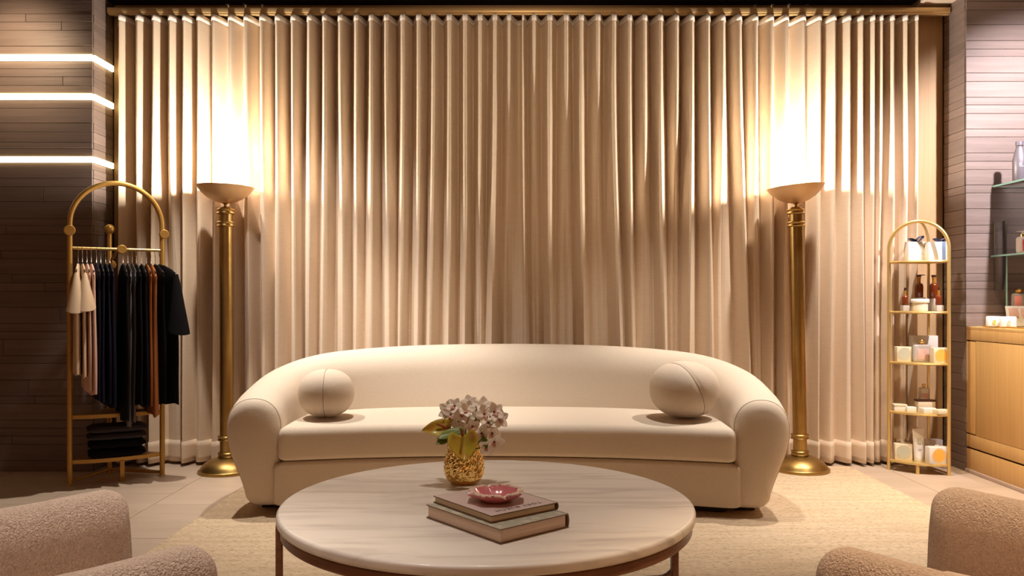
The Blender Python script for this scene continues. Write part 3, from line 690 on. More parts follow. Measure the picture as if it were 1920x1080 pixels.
# ------------------------------------------------------------------ floor lamps
def floor_lamp(xt, xb, label, tilt, watts, z0):
    Y = 4.965; t = thing('floor_lamp', label, 'lamp', (xb, Y, z0), 0, 'torchiere floor lamps')
    H = 1.726-z0; lean = math.atan2(xt-xb, H); t.rotation_euler = (0, lean, 0)
    q = G(); q.lathe([(0.0,0.0),(0.167,0.0),(0.170,0.006),(0.168,0.014),(0.160,0.016),(0.157,0.020),(0.150,0.034),(0.135,0.052),(0.112,0.068),(0.085,0.080),(0.06,0.087),(0.045,0.090),(0.0,0.090)], 64); q.obj('base', M['brass_old'], t)
    def ring(zc, nm='collar'):
        q = G(); q.lathe([(0.038,zc-0.016),(0.050,zc-0.015),(0.054,zc-0.010),(0.050,zc-0.004),(0.049,zc),(0.050,zc+0.004),(0.054,zc+0.010),(0.050,zc+0.015),(0.038,zc+0.016)], 40); q.obj(nm, M['brass_old'], t)
    ring(0.105); ring(0.205); ring(H-0.224); ring(H-0.148)
    q = G(); q.lathe([(0.0405,0.085),(0.0405,H-0.150)], 40); q.obj('pole', M['brass_old'], t)
    q = G(); q.lathe([(0.044,H-0.135),(0.040,H-0.128),(0.026,H-0.121),(0.011,H-0.117),(0.009,H-0.106),(0.013,H-0.101),(0.021,H-0.097),(0.021,H-0.094),(0.0,H-0.092)], 32); q.obj('finial', M['brass_old'], t)
    bowl = [(0.0,-0.096),(0.03,-0.095),(0.07,-0.084),(0.11,-0.062),(0.14,-0.035),(0.160,-0.010),(0.170,0.004),(0.168,0.005),(0.157,-0.008),(0.137,-0.032),(0.107,-0.058),(0.068,-0.079),(0.0,-0.090)]
    seg = 64; q = G()
    q.lathe(bowl[:8], seg); fb = len(q.f); q.lathe(bowl[7:], seg, mi=1)
    q.obj('bowl', [M['brass_bowl'], M['bowl_in']], t, (0, 0, H+0.0), (0, tilt, 0))
    q = G(); q.lathe([(0.0,0.0),(0.014,0.0),(0.014,0.03),(0.0,0.03)], 16); q.obj('lamp_holder', M['dark'], t, (0, 0, H-0.088))
    q = G(); q.lathe([(0.0,0.0),(0.012,0.005),(0.020,0.02),(0.022,0.032),(0.016,0.046),(0.0,0.052)], 20); b = q.obj('bulb', M['bulb'], t, (0, 0, H-0.060))
    b.visible_shadow = True
    l = bpy.data.lights.new('torchiere_light', 'POINT'); l.energy = watts; l.color = (1.0, 0.88, 0.74); l.shadow_soft_size = 0.03
    lo = bpy.data.objects.new('torchiere_light', l); COL.objects.link(lo); lo.parent = t; lo.location = (0, -0.10, H+0.016)
floor_lamp(-1.741, -1.731, 'left antique brass torchiere lamp beside the clothes rack', 0.035, 105, 0.0)
floor_lamp(1.722, 1.752, 'right antique brass torchiere lamp between sofa and gold shelf', -0.075, 105, RZ)

# ------------------------------------------------------------------ clothes rack
LP, RP, BP = Vector((-2.488,4.60,0)), Vector((-2.075,4.85,0)), Vector((-2.425,4.925,0))
FM = (LP+RP)/2 + Vector((0.518,-0.855,0))*0.035
RO = (LP+RP)/2
RACK = thing('clothes_rack', 'arched gold clothes rack with two corner shelves', 'clothes rack', tuple(RO))
rl = lambda v: Vector(v)-RO
u_ = (RP-LP).normalized(); hw = (RP-LP).length/2; n_ = Vector((0.518,-0.855,0))
ZS = 1.475
pr = 0.0145
for a, nm in ((LP, 'post'), (RP, 'post')):
    q = G(); q.tube([rl(a)+Vector((0,0,0.004)), rl(a)+Vector((0,0,ZS))], pr, 14); q.obj(nm, M['rackmetal'], RACK)
    q = G(); q.lathe([(0.0,0.0),(0.016,0.0),(0.018,0.004),(0.012,0.009),(0.0,0.009)], 16, rl(a)); q.obj('foot_cap', M['shelfmetal'], RACK)
q = G(); q.tube([u_*(-hw*math.cos(PI*k/32))+Vector((0,0,ZS+hw*math.sin(PI*k/32))) for k in range(33)], pr, 14); q.obj('arch', M['rackmetal'], RACK)
q = G(); q.tube([rl(BP)+Vector((0,0,0.0)), rl(BP)+Vector((0,0,1.45))], 0.0135, 14); q.obj('rear_post', M['rackmetal'], RACK)
def ballm(c, r_, nm='ball_knob'):
    q = G(); q.lathe([(r_*math.sin(PI*k/12), -r_*math.cos(PI*k/12)) for k in range(13)], 24, rl(c)); q.obj(nm, M['rackmetal'], RACK)
def disc(c, r_, th, nrm, nm='round_knob'):
    Mx = Vector(nrm).to_track_quat('Z', 'Y').to_matrix().to_4x4()
    q = G(); q.lathe([(0.0,-th/2),(r_-0.003,-th/2),(r_,-th/2+0.003),(r_,th/2-0.003),(r_-0.003,th/2),(0.0,th/2)], 28, rl(c), M=Mx); q.obj(nm, M['rackmetal'], RACK)
ballm(BP+Vector((0,0,1.468)), 0.030)
disc(LP+Vector((-0.002,0,1.434)), 0.030, 0.034, n_); disc(RP+Vector((0.010,0.004,1.432)), 0.027, 0.034, n_)
disc(BP+Vector((0.02,-0.02,1.252)), 0.027, 0.03, n_)
ZRAIL = 1.335
disc((LP+RP)/2+Vector((0.02,0.012,ZRAIL))+n_*0.006, 0.026, 0.034, n_)
q = G(); q.tube([rl(LP)+Vector((0,0,ZRAIL)), rl(RP)+Vector((0,0,ZRAIL))], 0.009, 12); q.obj('hanging_rail', M['shelfmetal'], RACK)
q = G(); q.tube([rl((LP+RP)/2)+Vector((0,0,ZRAIL)), rl(BP)+Vector((0,0,1.26))], 0.008, 10); q.obj('brace', M['rackmetal'], RACK)
def tri_shelf(z, th, m, nm, parent, ro, L_, R_, B_, F_, bow):
    pts = []
    for k in range(17):
        s = k/16; p = L_*(1-s)+R_*s; pts.append(p+bow*(4*s*(1-s))*F_)
    pts += [R_*(1-s)+B_*s for s in (0.25,0.5,0.75)]+[B_]+[B_*(1-s)+L_*s for s in (0.25,0.5,0.75)]
    q = G(); q.rings([[Vector((p.x, p.y, z-th))-ro for p in pts], [Vector((p.x, p.y, z))-ro for p in pts]]); q.obj(nm, m, parent, smooth=False)
    return pts
for z, nm in ((0.140, 'shelf'), (0.392, 'shelf')):
    tri_shelf(z, 0.022, M['rackmetal'], nm, RACK, RO, LP, RP, BP, n_, 0.045)
q = G(); q.box(rl(FM)+Vector((0.02,0.01,0.062)), (0.024,0.024,0.124), 0.003, rz=0.54); q.obj('front_foot', M['rackmetal'], RACK)
q = G(); q.tube([rl(LP)+Vector((0,0,0.022)), rl(BP)+Vector((0,0,0.022))], 0.010, 10); q.obj('floor_bar', M['rackmetal'], RACK)
q = G(); q.tube([rl(RP)+Vector((0,0,0.022)), rl(BP)+Vector((0,0,0.022))], 0.010, 10); q.obj('floor_bar', M['rackmetal'], RACK)

# hangers and garments
def rail_at(px):
    qx = (px-960)/F; d = RP-LP; s = (qx*LP.y-LP.x)/(d.x-qx*d.y); return LP+d*s
ZH = ZRAIL+0.009
def make_hanger(label, loc, rz):
    t = thing('clothes_hanger', label, 'hanger', loc, rz, 'wire hangers on the rack rail')   # local X = shoulder line
    q = G()
    hook = [Vector((0.018*math.sin(a), 0, 0.0+0.018*math.cos(a)-0.018+0.0)) for a in [(-0.75+k*0.32)*1.0 for k in range(10)]]
    hook = [v+Vector((0, 0, 0.002)) for v in hook]
    hook += [Vector((0.006, 0, -0.042)), Vector((0, 0, -0.055)), Vector((0, 0, -0.092))]
    q.tube(hook, 0.0016, 6); q.obj('hook', M['chrome'], t)
    q = G(); q.tube([Vector((-0.19, 0, -0.145)), Vector((-0.09, 0, -0.112)), Vector((0, 0, -0.090)), Vector((0.09, 0, -0.112)), Vector((0.19, 0, -0.145))], 0.0035, 8); q.obj('shoulder_bar', M['dark'], t)
    return t
def make_garment(name, label, cat, m, loc, rz, length, hwid, ht, sleeve=0.0, flare=1.0, group=None, neck=0.055, seed=1, swide=0.04, top=-0.098):
    """local X = shoulder line (towards the viewer negative), Y = along the rail"""
    t = thing(name, label, cat, loc, rz, group)
    rg = random.Random(seed); ph = rg.uniform(0, 6.28)
    rings = []; n = 36; NZ = 26
    for i in range(NZ):
        v = i/(NZ-1); z = top-length*v
        if v < 0.09: w_ = neck+(hwid-neck)*math.sin(PI/2*v/0.09)**0.9; th_ = ht*(0.45+0.55*v/0.09); z = top-0.05*math.sin(PI/2*v/0.09)**2-length*v*0.3
        else: w_ = hwid*(0.93+(flare-0.93)*smooth01((v-0.09)/0.9))+0.004*math.sin(9*v+ph); th_ = ht*(1+0.35*v*flare)
        r_ = []
        for k in range(n):
            a = 2*PI*k/n; ca, sa = math.cos(a), math.sin(a)
            x_ = w_*math.copysign(abs(ca)**0.8, ca); y_ = th_*math.copysign(abs(sa)**0.7, sa)
            y_ += ht*0.45*math.sin(5*x_/hwid+ph+2*v)*smooth01(v*1.5)
            r_.append(Vector((x_, y_, z+0.006*math.sin(4*a+ph)*v)))
        rings.append(r_)
    q = G(); q.rings(rings); q.obj('body', m, t)
    if sleeve > 0:
        for s in (-1, 1):
            rr_ = []
            for i in range(9):
                v = i/8; cx = s*(hwid*0.93+0.045*v**0.7); cz = top-0.055-sleeve*v
                wx = 0.018+0.035*v; wy = ht*0.8+(swide-ht*0.8)*v
                rr_.append([Vector((cx+wx*math.cos(2*PI*k/16), wy*math.sin(2*PI*k/16)+0.003*math.sin(3*k)*v, cz+0.02*s*math.cos(2*PI*k/16)*-1*v)) for k in range(16)])
            q = G(); q.rings(rr_); q.obj('sleeve', m, t)
    return t
RZH = math.atan2(n_.y, n_.x)+PI       # local -X points to the viewer
garments = [ # px, kind, mat, bottom py, half width, half thick, sleeve, label
 (146.6,'tee','c_cream',702,0.20,0.014,0.20,'leftmost cream short-sleeved top on the rack'),
 (154.6,'tee','c_cream',706,0.20,0.012,0.19,'second cream top from the left end of the rail'),
 (163.0,'tee','c_blush',732,0.20,0.012,0.0,'blush sleeveless top third from the left end of the rail'),
 (171.0,'tee','c_blush',738,0.21,0.013,0.0,'longest pale blush top, next to the navy garments'),
 (181.0,'dress','c_navy',748,0.20,0.013,0.0,'navy garment hanging next to the blush top'),
 (189.0,'dress','c_navy',752,0.20,0.013,0.0,'second navy garment right of the blush tops'),
 (198.0,'dress','c_navy',756,0.20,0.013,0.0,'third navy garment, left of the rear post'),
 (206.0,'dress','c_navy',762,0.20,0.014,0.0,'navy garment directly in front of the rear post'),
 (230.6,'dress','c_black',786,0.21,0.016,0.0,'black garment left of the grey ones, just right of the rail knob'),
 (239.7,'trousers','c_grey',800,0.15,0.012,0.0,'left of the two long grey garments mid rail'),
 (247.8,'trousers','c_grey',792,0.15,0.010,0.0,'right of the two long grey garments mid rail'),
 (255.5,'dress','c_black',758,0.20,0.014,0.0,'black garment directly right of the grey ones'),
 (265.5,'dress','c_black',760,0.20,0.014,0.0,'black garment directly left of the rust ones'),
 (274.7,'dress','c_rust',760,0.20,0.013,0.0,'narrower left rust brown garment on the rack'),
 (283.0,'dress','c_rust',778,0.21,0.015,0.0,'wider right rust brown garment on the rack'),
 (291.0,'tee','c_black',756,0.20,0.014,0.0,'black top second from the right end of the rail'),
 (300.0,'tee','c_black',757,0.21,0.016,0.33,'rightmost black top with a wide flared sleeve')]
hz = ['left end','second from left','third from left','fourth from left']
for i, (px, kd, mm, pb, hwid, ht, sl, lab) in enumerate(garments):
    p = rail_at(px); tw = 0.0
    if i == 0: tw = -0.10
    if i >= 15: tw = (0.10, 0.30)[i-15]
    hl = 'thin wire hanger holding the '+lab.split(' on the')[0]
    hl = ' '.join(hl.split()[:15])
    make_hanger(hl, (p.x, p.y, ZH), RZH+tw)
    zb = CAMH-(pb-HOR)/F*(p.y-0.12); L_ = ZH-0.098-zb
    nm = {'tee': 'hanging_shirt', 'dress': 'hanging_dress', 'trousers': 'hanging_trousers'}[kd]
    make_garment(nm, lab, 'clothing', M[mm], (p.x, p.y, ZH), RZH+tw, L_, hwid, ht, sl, 1.08 if kd != 'trousers' else 0.95, 'clothes hanging on the rack', seed=i+1, swide=0.05 if i != 16 else 0.06)
# folded clothes on the lower shelf
zc = 0.140
cs = (LP+RP+BP)/3+Vector((0.035,-0.045,0))
for i, (mm, th_, ww, lab) in enumerate((('c_black',0.052,0.30,'black folded garment at the bottom of the stack on the rack shelf'),('c_black',0.050,0.30,'black folded garment second from the bottom of the rack stack'),
                               ('c_char',0.040,0.31,'charcoal folded garment just below the top of the stack'),('c_char',0.046,0.31,'charcoal folded garment on top of the stack on the rack'))):
    t = thing('folded_garment', lab, 'clothing', (cs.x, cs.y, zc), 0.5+R.uniform(-.05,.05), 'folded clothes on the rack shelf')
    q = G(); rg = []
    for k in range(25):
        x_ = -ww/2+ww*k/24; e = min(1, min(k, 24-k)/3+0.25); s = []
        for a in range(20):
            an = 2*PI*a/20; ca, sa = math.cos(an), math.sin(an)
            s.append(Vector((x_, 0.09*math.copysign(abs(ca)**0.35, ca)*(0.92+0.08*e), th_/2+th_/2*0.97*math.copysign(abs(sa)**0.6, sa)*e*(0.92+0.05*math.sin(k*0.7+i)))))
        rg.append(s)
    q.rings(rg); q.obj('fold', M[mm], t)
    q = G(); q.rings([[v+Vector((0,-0.001,0)) for v in [Vector((x_*0.97, -0.086+0.0*a, th_*0.5+0.004*math.sin(an)+0.0)) + Vector((0, -0.006*math.cos(an), 0)) for a, an in [(b, 2*PI*b/8) for b in range(8)]]] for x_ in [(-ww/2+ww*k/12) for k in range(13)]]); q.obj('fold_edge', M[mm], t)
    zc += th_

# ------------------------------------------------------------------ gold shelf unit on the right
L2, R2, B2 = Vector((2.316,5.025,0)), Vector((2.592,4.85,0)), Vector((2.575,5.055,0))
O2 = (L2+R2+B2)/3; SH = thing('display_shelf', 'slim arched gold display shelf with five tiers by the tiled pier', 'shelf', tuple(O2))
r2 = lambda v: Vector(v)-O2
u2 = (R2-L2).normalized(); h2 = (R2-L2).length/2; n2 = Vector((u2.y, -u2.x, 0)); mid2 = (L2+R2)/2
ZA = 1.517-h2
for a in (L2, R2):
    q = G(); q.tube([r2(a), r2(a)+Vector((0,0,ZA))], 0.0105, 12); q.obj('post', M['shelfmetal'], SH)
q = G(); q.tube([r2(mid2)+u2*(-h2*math.cos(PI*k/28))+Vector((0,0,ZA+h2*math.sin(PI*k/28))) for k in range(29)], 0.0105, 12); q.obj('arch', M['shelfmetal'], SH)
q = G(); bk = [r2(B2), r2(B2)+Vector((0,0,1.38))]; tp = r2(mid2)+Vector((0,0,1.517))
q.tube(bk+[bk[1]+(tp-bk[1])*Vector((0,0,0)).length+Vector(((tp-bk[1]).x*(1-math.cos(a)), (tp-bk[1]).y*(1-math.cos(a)), (tp-bk[1]).z*math.sin(a))) for a in [PI/2*k/10 for k in range(1, 11)]], 0.008, 10); q.obj('rear_post', M['shelfmetal'], SH)
q = G(); q.box(r2(mid2+n2*0.05)+Vector((0,0,0.028)), (0.018,0.018,0.056), 0.002); q.obj('front_foot', M['shelfmetal'], SH)
q = G(); q.tube([r2(B2)+Vector((0,0,0.012)), r2(R2)+Vector((0,0,0.012))], 0.006, 8); q.obj('floor_bar', M['shelfmetal'], SH)
SHZ = [1.280, 0.975, 0.667, 0.364, 0.067]
for z in SHZ:
    pts = []
    for k in range(17):
        s = k/16; pts.append(L2*(1-s)+R2*s+n2*(0.055*4*s*(1-s)))
    pts += [R2*(1-s)+B2*s for s in (0.3,0.6)]+[B2]+[B2*(1-s)+L2*s for s in (0.25,0.5,0.75)]
    q = G(); q.tube([r2(p)+Vector((0,0,z-0.008)) for p in pts], 0.0075, 8, closed=True); q.obj('shelf_rim', M['shelfmetal'], SH)
    q = G(); q.rings([[r2(p)*1.0+Vector((0,0,z-0.007)) for p in pts], [r2(p)+Vector((0,0,z)) for p in pts]]); q.obj('shelf_plate', M['shelfmetal'] if z < 1.2 and z > 0.2 and False else M['shelfmetal'], SH, smooth=False)
def sxy(px, back=0.0):
    """point on the shelf's front line at a pixel column, moved back"""
    qx = (px-960)/F; d = R2-L2; s = (qx*L2.y-L2.x)/(d.x-qx*d.y); p = L2+d*s-n2*back
    p.x = qx*p.y
    return p
def scale_px(p): return p.y/F
RY2 = math.atan2(u2.y, u2.x)
def gift_box(px0, px1, h, back, label, zsh, front_ribbon, rz=0.0):
    c = sxy((px0+px1)/2, back); w_ = (px1-px0)*scale_px(c); d_ = w_*0.55
    t = thing('gift_box', label, 'box', (c.x, c.y, zsh), rz, 'ribboned gift boxes on the top shelf')
    q = G(); q.box((0,0,h/2), (w_, d_, h), 0.0015); q.obj('carton', M['white'], t)
    yf_ = -d_/2-0.0008
    if front_ribbon:
        q = G(); q.box((w_*0.22, 0, h/2), (w_*0.17, d_+0.003, h+0.002), 0.0008); q.obj('ribbon', M['blue_ribbon'], t)
    else:
        q = G()
        for k in range(18): a = 2*PI*k/18; q.box((0.008*math.cos(a), yf_, h*0.60+0.008*math.sin(a)), (0.002, 0.0006, 0.0016))
        for k in range(14):
            if k != 6: q.box((-w_*0.36+k*w_*0.055, yf_, h*0.36), (w_*0.03, 0.0006, 0.0018))
        for k in range(6): q.box((-w_*0.15+k*w_*0.055, yf_, h*0.29), (w_*0.03, 0.0006, 0.0012))
        q.obj('print', M['greyink'], t, smooth=False)
        q = G(); q.box((0, 0, h+0.001), (w_*0.14, d_+0.002, 0.002), 0.0005); q.obj('ribbon', M['navy_ribbon'], t)
    q = G()
    x0 = w_*0.2 if front_ribbon else w_*0.05
    for s, l_, up in ((-1, 0.042, 0.016), (1, 0.040, 0.028 if not front_ribbon else 0.014)):
        loop = []
        for k in range(13):
            a = 2*PI*k/12; loop.append((x0+s*l_*(0.5-0.5*math.cos(a)), h+0.004+up*(0.5-0.5*math.cos(a))+0.008*math.sin(a)))
        q.rings([[Vector((x_, -0.016+0.030*j, z_)) for j in range(2)] for x_, z_ in loop], cap=False, closed=False)
    o = q.obj('bow_loops', M['navy_ribbon'], t, fix=False); solid(o, 0.0045)
    q = G(); q.box((x0, 0, h+0.005), (0.012, 0.016, 0.010), 0.003); q.obj('knot', M['navy_ribbon'], t)
gift_box(1699, 1732, 0.118, 0.085, 'white gift box with an emblem and navy bow, left on top shelf', SHZ[0], False)
gift_box(1736, 1775, 0.114, 0.10, 'white gift box with blue-grey ribbon, right on top shelf', SHZ[0], True)
def bottle(px, back, zsh, r_, hb, neck_h, label, pump=False, stand=0.03, name='amber_bottle', group='amber bottles on the second shelf'):
    c = sxy(px, back)
    if stand > 0:
        t = thing('display_riser', 'clear acrylic riser under the '+label, 'stand', (c.x, c.y, zsh), 0, 'clear risers on the second shelf')
        q = G(); q.box((0,0,stand/2), (r_*2.3, r_*2.3, stand), 0.0015); q.obj('block', M['acrylic'], t)
    t = thing(name, label, 'bottle', (c.x, c.y, zsh+stand), 0, group)
    q = G(); q.lathe([(0.0,0.0),(r_*0.92,0.0),(r_,r_*0.1),(r_,hb*0.80),(r_*0.85,hb*0.93),(r_*0.42,hb)], 28); q.obj('body', M['amber'], t)
    q = G(); q.lathe([(r_*0.42,hb*0.98),(r_*0.40,hb+neck_h*0.6),(r_*0.46,hb+neck_h*0.62),(r_*0.46,hb+neck_h)], 20); q.obj('neck', M['amber_light'] if True else M['amber'], t)
    q = G()
    if pump:
        q.lathe([(r_*0.5,hb+neck_h),(r_*0.6,hb+neck_h+0.006),(r_*0.6,hb+neck_h+0.012),(0.0,hb+neck_h+0.014)], 16)
        if pump == 1: q.box((r_*0.7, 0, hb+neck_h+0.011), (r_*1.6, 0.006, 0.005), 0.001)
    else:
        q.lathe([(r_*0.45,hb+neck_h*0.9),(r_*0.42,hb+neck_h+0.004),(r_*0.30,hb+neck_h+0.016),(0.0,hb+neck_h+0.020)], 16)
    q.obj('cap', M['blackcap'], t)
bottle(1697, 0.03, SHZ[1], 0.0175, 0.062, 0.028, 'small amber dropper bottle at the left of the shelf', stand=0.034)
bottle(1723, 0.14, SHZ[1], 0.0245, 0.090, 0.038, 'amber pump bottle behind the white jar', pump=1, stand=0.082)
bottle(1751, 0.13, SHZ[1], 0.0245, 0.095, 0.036, 'darker amber bottle with a flat cap at centre right', pump=2, stand=0.076)
bottle(1760, 0.03, SHZ[1], 0.0175, 0.062, 0.028, 'small amber dropper bottle at the right of the shelf', stand=0.036)
c = sxy(1725, 0.045); t = thing('cosmetic_jar', 'squat white lidded jar in front of the pump bottle', 'jar', (c.x, c.y, SHZ[1]))
q = G(); q.lathe([(0.0,0.0),(0.042,0.0),(0.044,0.004),(0.044,0.050),(0.0,0.050)], 32); q.obj('body', M['white'], t)
q = G(); q.lathe([(0.0,0.050),(0.050,0.050),(0.052,0.054),(0.051,0.070),(0.047,0.074),(0.0,0.074)], 32); q.obj('lid', M['white'], t)
def print_box(px0, px1, h, back, zsh, label, pm_, rz=0.0, body='cream', bow=False, name='soap_box', group=None, r_k=0.38):
    c = sxy((px0+px1)/2, back); w_ = (px1-px0)*scale_px(c); d_ = 0.05
    t = thing(name, label, 'box', (c.x, c.y, zsh), rz, group)
    q = G(); q.box((0,0,h/2), (w_, d_, h), 0.0012); q.obj('carton', M[body], t)
    if pm_:
        Mx = Matrix.Rotation(PI/2, 4, 'X'); q = G()
        q.lathe([(0.0,0.0),(h*r_k,0.0),(h*r_k,0.001),(0.0,0.001)], 28, (0, -d_/2+0.0002, h*0.5), M=Mx); q.obj('round_print', M[pm_], t)
        q = G(); q.tube([(h*(r_k+0.04)*math.cos(2*PI*k/24), -d_/2-0.0006, h*0.5+h*(r_k+0.04)*math.sin(2*PI*k/24)) for k in range(24)], 0.0006, 5, closed=True); q.obj('print_ring', M[pm_], t)
    if bow:
        q = G(); q.tube([(-0.012,0,h+0.003),(-0.004,0,h+0.008),(0,0,h+0.002),(0.006,0,h+0.008),(0.014,0,h+0.003)], 0.003, 8); q.tube([(-w_/2,0,h+0.001),(w_/2,0,h+0.001)], 0.0015, 6); q.obj('bow', M['cream'], t)
    return t
g3 = 'printed boxes on the third shelf'
print_box(1680, 1706, 0.090, 0.03, SHZ[2], 'small cream box with a sage round print on the middle shelf', 'sage', -0.1, group=g3)
print_box(1747, 1775, 0.090, 0.02, SHZ[2], 'small cream box with an orange round print on the middle shelf', 'orange', 0.0, group=g3)
print_box(1708, 1755, 0.155, 0.15, SHZ[2], 'tall pale box standing behind the perfume bottle', None, 0.0, body='white', name='perfume_box', group=g3)
def perfume(px, back, zsh, w_, h, label, liquid, cap_r, name='perfume_bottle'):
    c = sxy(px, back); t = thing(name, label, 'bottle', (c.x, c.y, zsh), 0)
    q = G(); q.box((0,0,h/2), (w_, 0.034, h), 0.012, seg=3); q.obj('glass_body', M['acrylic'], t)
    q = G(); q.box((0,-0.0165,h*0.45), (w_*0.66, 0.006, h*0.62), 0.002); q.obj('panel', M[liquid], t)
    q = G(); q.lathe([(0.009,h-0.002),(0.009,h+0.008),(0.0,h+0.008)], 16)
    q.lathe([(cap_r*math.sin(PI*k/10), h+0.006+cap_r*0.8-cap_r*0.8*math.cos(PI*k/10)) for k in range(11)], 20); q.obj('cap', M['gold'], t)
perfume(1728, 0.045, SHZ[2], 0.105, 0.105, 'square blush perfume bottle with gold cap on the middle shelf', 'blush', 0.017)
perfume(1732, 0.12, SHZ[3], 0.062, 0.140, 'clear bottle with a small gold ball cap, fourth tier', 'blush', 0.012)
def flatbox(px0, px1, py, h, back, zsh, label, m='white', rz=0.0, lid=None, d_=0.07, name='small_carton'):
    c = sxy((px0+px1)/2, back); w_ = (px1-px0)*scale_px(c)
    t = thing(name, label, 'box', (c.x, c.y, zsh), rz, 'small cartons on the fourth tier')
    q = G(); q.box((0,0,h/2), (w_, d_, h), 0.001); q.obj('carton', M[m], t)
    if lid: q = G(); q.box((0,0,h+0.005), (w_+0.004, d_+0.004, 0.010), 0.001); q.obj('lid', M[lid], t)
flatbox(1675, 1697, 0, 0.030, 0.03, SHZ[3], 'flat white carton at the left end of the fourth tier', rz=-0.15, lid='cream', d_=0.06)
flatbox(1698, 1715, 0, 0.028, 0.03, SHZ[3], 'flat white carton second from left on the fourth tier', rz=-0.05, d_=0.05)
flatbox(1718, 1750, 0, 0.062, 0.075, SHZ[3], 'cream box with a dark brown lid on the fourth tier', m='cream', lid='blackcap', d_=0.05)
flatbox(1727, 1752, 0, 0.030, 0.0, SHZ[3], 'flat white carton in front of the brown-lidded box', rz=0.1, d_=0.05)
flatbox(1753, 1779, 0, 0.026, 0.0, SHZ[3], 'flat white carton at the right end of the fourth tier', m='cream', rz=0.2, d_=0.05)
print_box(1678, 1708, 0.098, 0.02, SHZ[4], 'cream soap box with a sage round print and bow, bottom tier', 'sage', -0.25, bow=True, group='soap boxes on the bottom tier')
print_box(1738, 1775, 0.100, 0.0, SHZ[4], 'white soap box with an orange round print and bow, bottom tier', 'orange', 0.05, body='white', bow=True, group='soap boxes on the bottom tier')
print_box(1737, 1764, 0.125, 0.115, SHZ[4], 'plain beige box at the back of the bottom tier', None, 0.0, body='acrylic', name='plain_box')
c = sxy(1722, 0.02); t = thing('cream_tube', 'tall white squeeze tube standing on its cap, bottom tier', 'tube', (c.x, c.y, SHZ[4]))
q = G(); rg = []
for k in range(12):
    v = k/11; z = 0.020+0.175*v; a_ = 0.026+0.012*v; b_ = 0.022*(1-v)+0.0015
    rg.append([Vector((a_*math.cos(2*PI*j/24), b_*math.sin(2*PI*j/24), z)) for j in range(24)])
q.rings(rg); q.obj('tube_body', M['white'], t)
q = G(); q.lathe([(0.0,0.0),(0.024,0.0),(0.025,0.003),(0.025,0.022),(0.0,0.022)], 24); q.obj('cap', M['white'], t)
q = G(); q.box((0,-0.0165,0.125), (0.020, 0.001, 0.035)); q.obj('emblem_print', M['sage'], t, smooth=False); q = G(); q.box((0,-0.0205,0.072), (0.022, 0.001, 0.003)); q.obj('line_print', M['greyink'], t, smooth=False)

# ------------------------------------------------------------------ cabinet on the right
CX, CZ = 2.762, 0.882
t = thing('cabinet', 'golden oak cabinet standing against the right tiled wall', 'cabinet', (CX, YF, 0))
CL = 2.6
q = G()
q.box((0.275, -CL/2, CZ-0.010), (0.55, CL-0.002, 0.020), 0.002)
q.obj('countertop', M['oak'], t)
q = G(); q.box((0.285, -CL/2, 0.505), (0.53, CL-0.006, 0.71), 0.001); q.obj('carcass', M['oak'], t)
q = G(); q.box((0.009, -0.0475, 0.5155), (0.018, 0.091, 0.552), 0.001); q.box((0.009, -CL/2, 0.832), (0.018, CL-0.004, 0.062), 0.001)
q.box((0.009, -CL/2, 0.193), (0.018, CL-0.004, 0.076), 0.001); q.obj('face_frame', M['oak'], t)
for k in range(2):
    ya = -0.098-k*0.98
    q = G(); q.box((0.009, ya-0.485, 0.515), (0.016, 0.966, 0.563), 0.001); q.obj('door', M['oak'], t)
q = G(); q.box((0.015, -CL/2-0.03, 0.51), (0.006, CL-0.12, 0.62)); q.box((0.016, -CL/2, 0.1475), (0.006, CL-0.004, 0.010)); q.obj('shadow_gap', M['gap'], t, smooth=False)
q = G(); q.box((0.009, -CL/2, 0.083), (0.018, CL-0.01, 0.122), 0.001); q.obj('lower_panel', M['oak'], t)
q = G(); q.box((0.27, -CL/2, 0.011), (0.50+0.06, CL-0.004, 0.022), 0.001); q.obj('plinth', M['plinth'], t)
def on_counter(px, Y, z=CZ): return Vector(((px-960)/F*Y, Y, z))
# tray and the goods on it
c = Vector((3.00, 4.66, CZ)); t = thing('tray', 'thin gold tray on the oak cabinet', 'tray', tuple(c))
q = G(); q.box((0,0,0.003), (0.40, 0.42, 0.006), 0.002); q.obj('plate', M['gold'], t)
q = G(); q.tube([(-0.2,-0.21,0.008),(0.2,-0.21,0.008),(0.2,0.21,0.008),(-0.2,0.21,0.008)], 0.003, 6, closed=True); q.obj('rim', M['gold'], t)
def candle(px, Y, r_, h, pm_, label):
    p = on_counter(px, Y, CZ+0.006); t = thing('candle_jar', label, 'candle', tuple(p), 0, 'candle jars on the gold tray')
    q = G(); q.lathe([(0.0,0.0),(r_-0.004,0.0),(r_,0.004),(r_,h-0.006),(r_-0.005,h),(0.0,h)], 32); q.obj('jar', M['white'], t)
    Mx = Matrix.Rotation(PI/2, 4, 'X'); q = G(); q.lathe([(0.0,0.0),(h*0.26,0.0),(h*0.26,0.002),(0.0,0.002)], 20, (-r_*0.30, -r_*0.95+0.001, h*0.42), M=Mx); q.obj('round_label', M[pm_], t)
candle(1863, 4.755, 0.040, 0.060, 'orange', 'white candle jar with orange round label at the tray\'s left')
candle(1890, 4.66, 0.043, 0.060, 'sage', 'white candle jar with sage round label on the tray')
p = on_counter(1902, 4.80, CZ+0.006); t = thing('sample_card', 'white tilted sample card display behind the candle jars', 'card display', tuple(p))
q = G(); q.box((0.02,0,0.06), (0.13, 0.008, 0.12), 0.001, rot=Matrix.Rotation(-0.25, 4, 'X')); q.obj('card', M['white'], t)
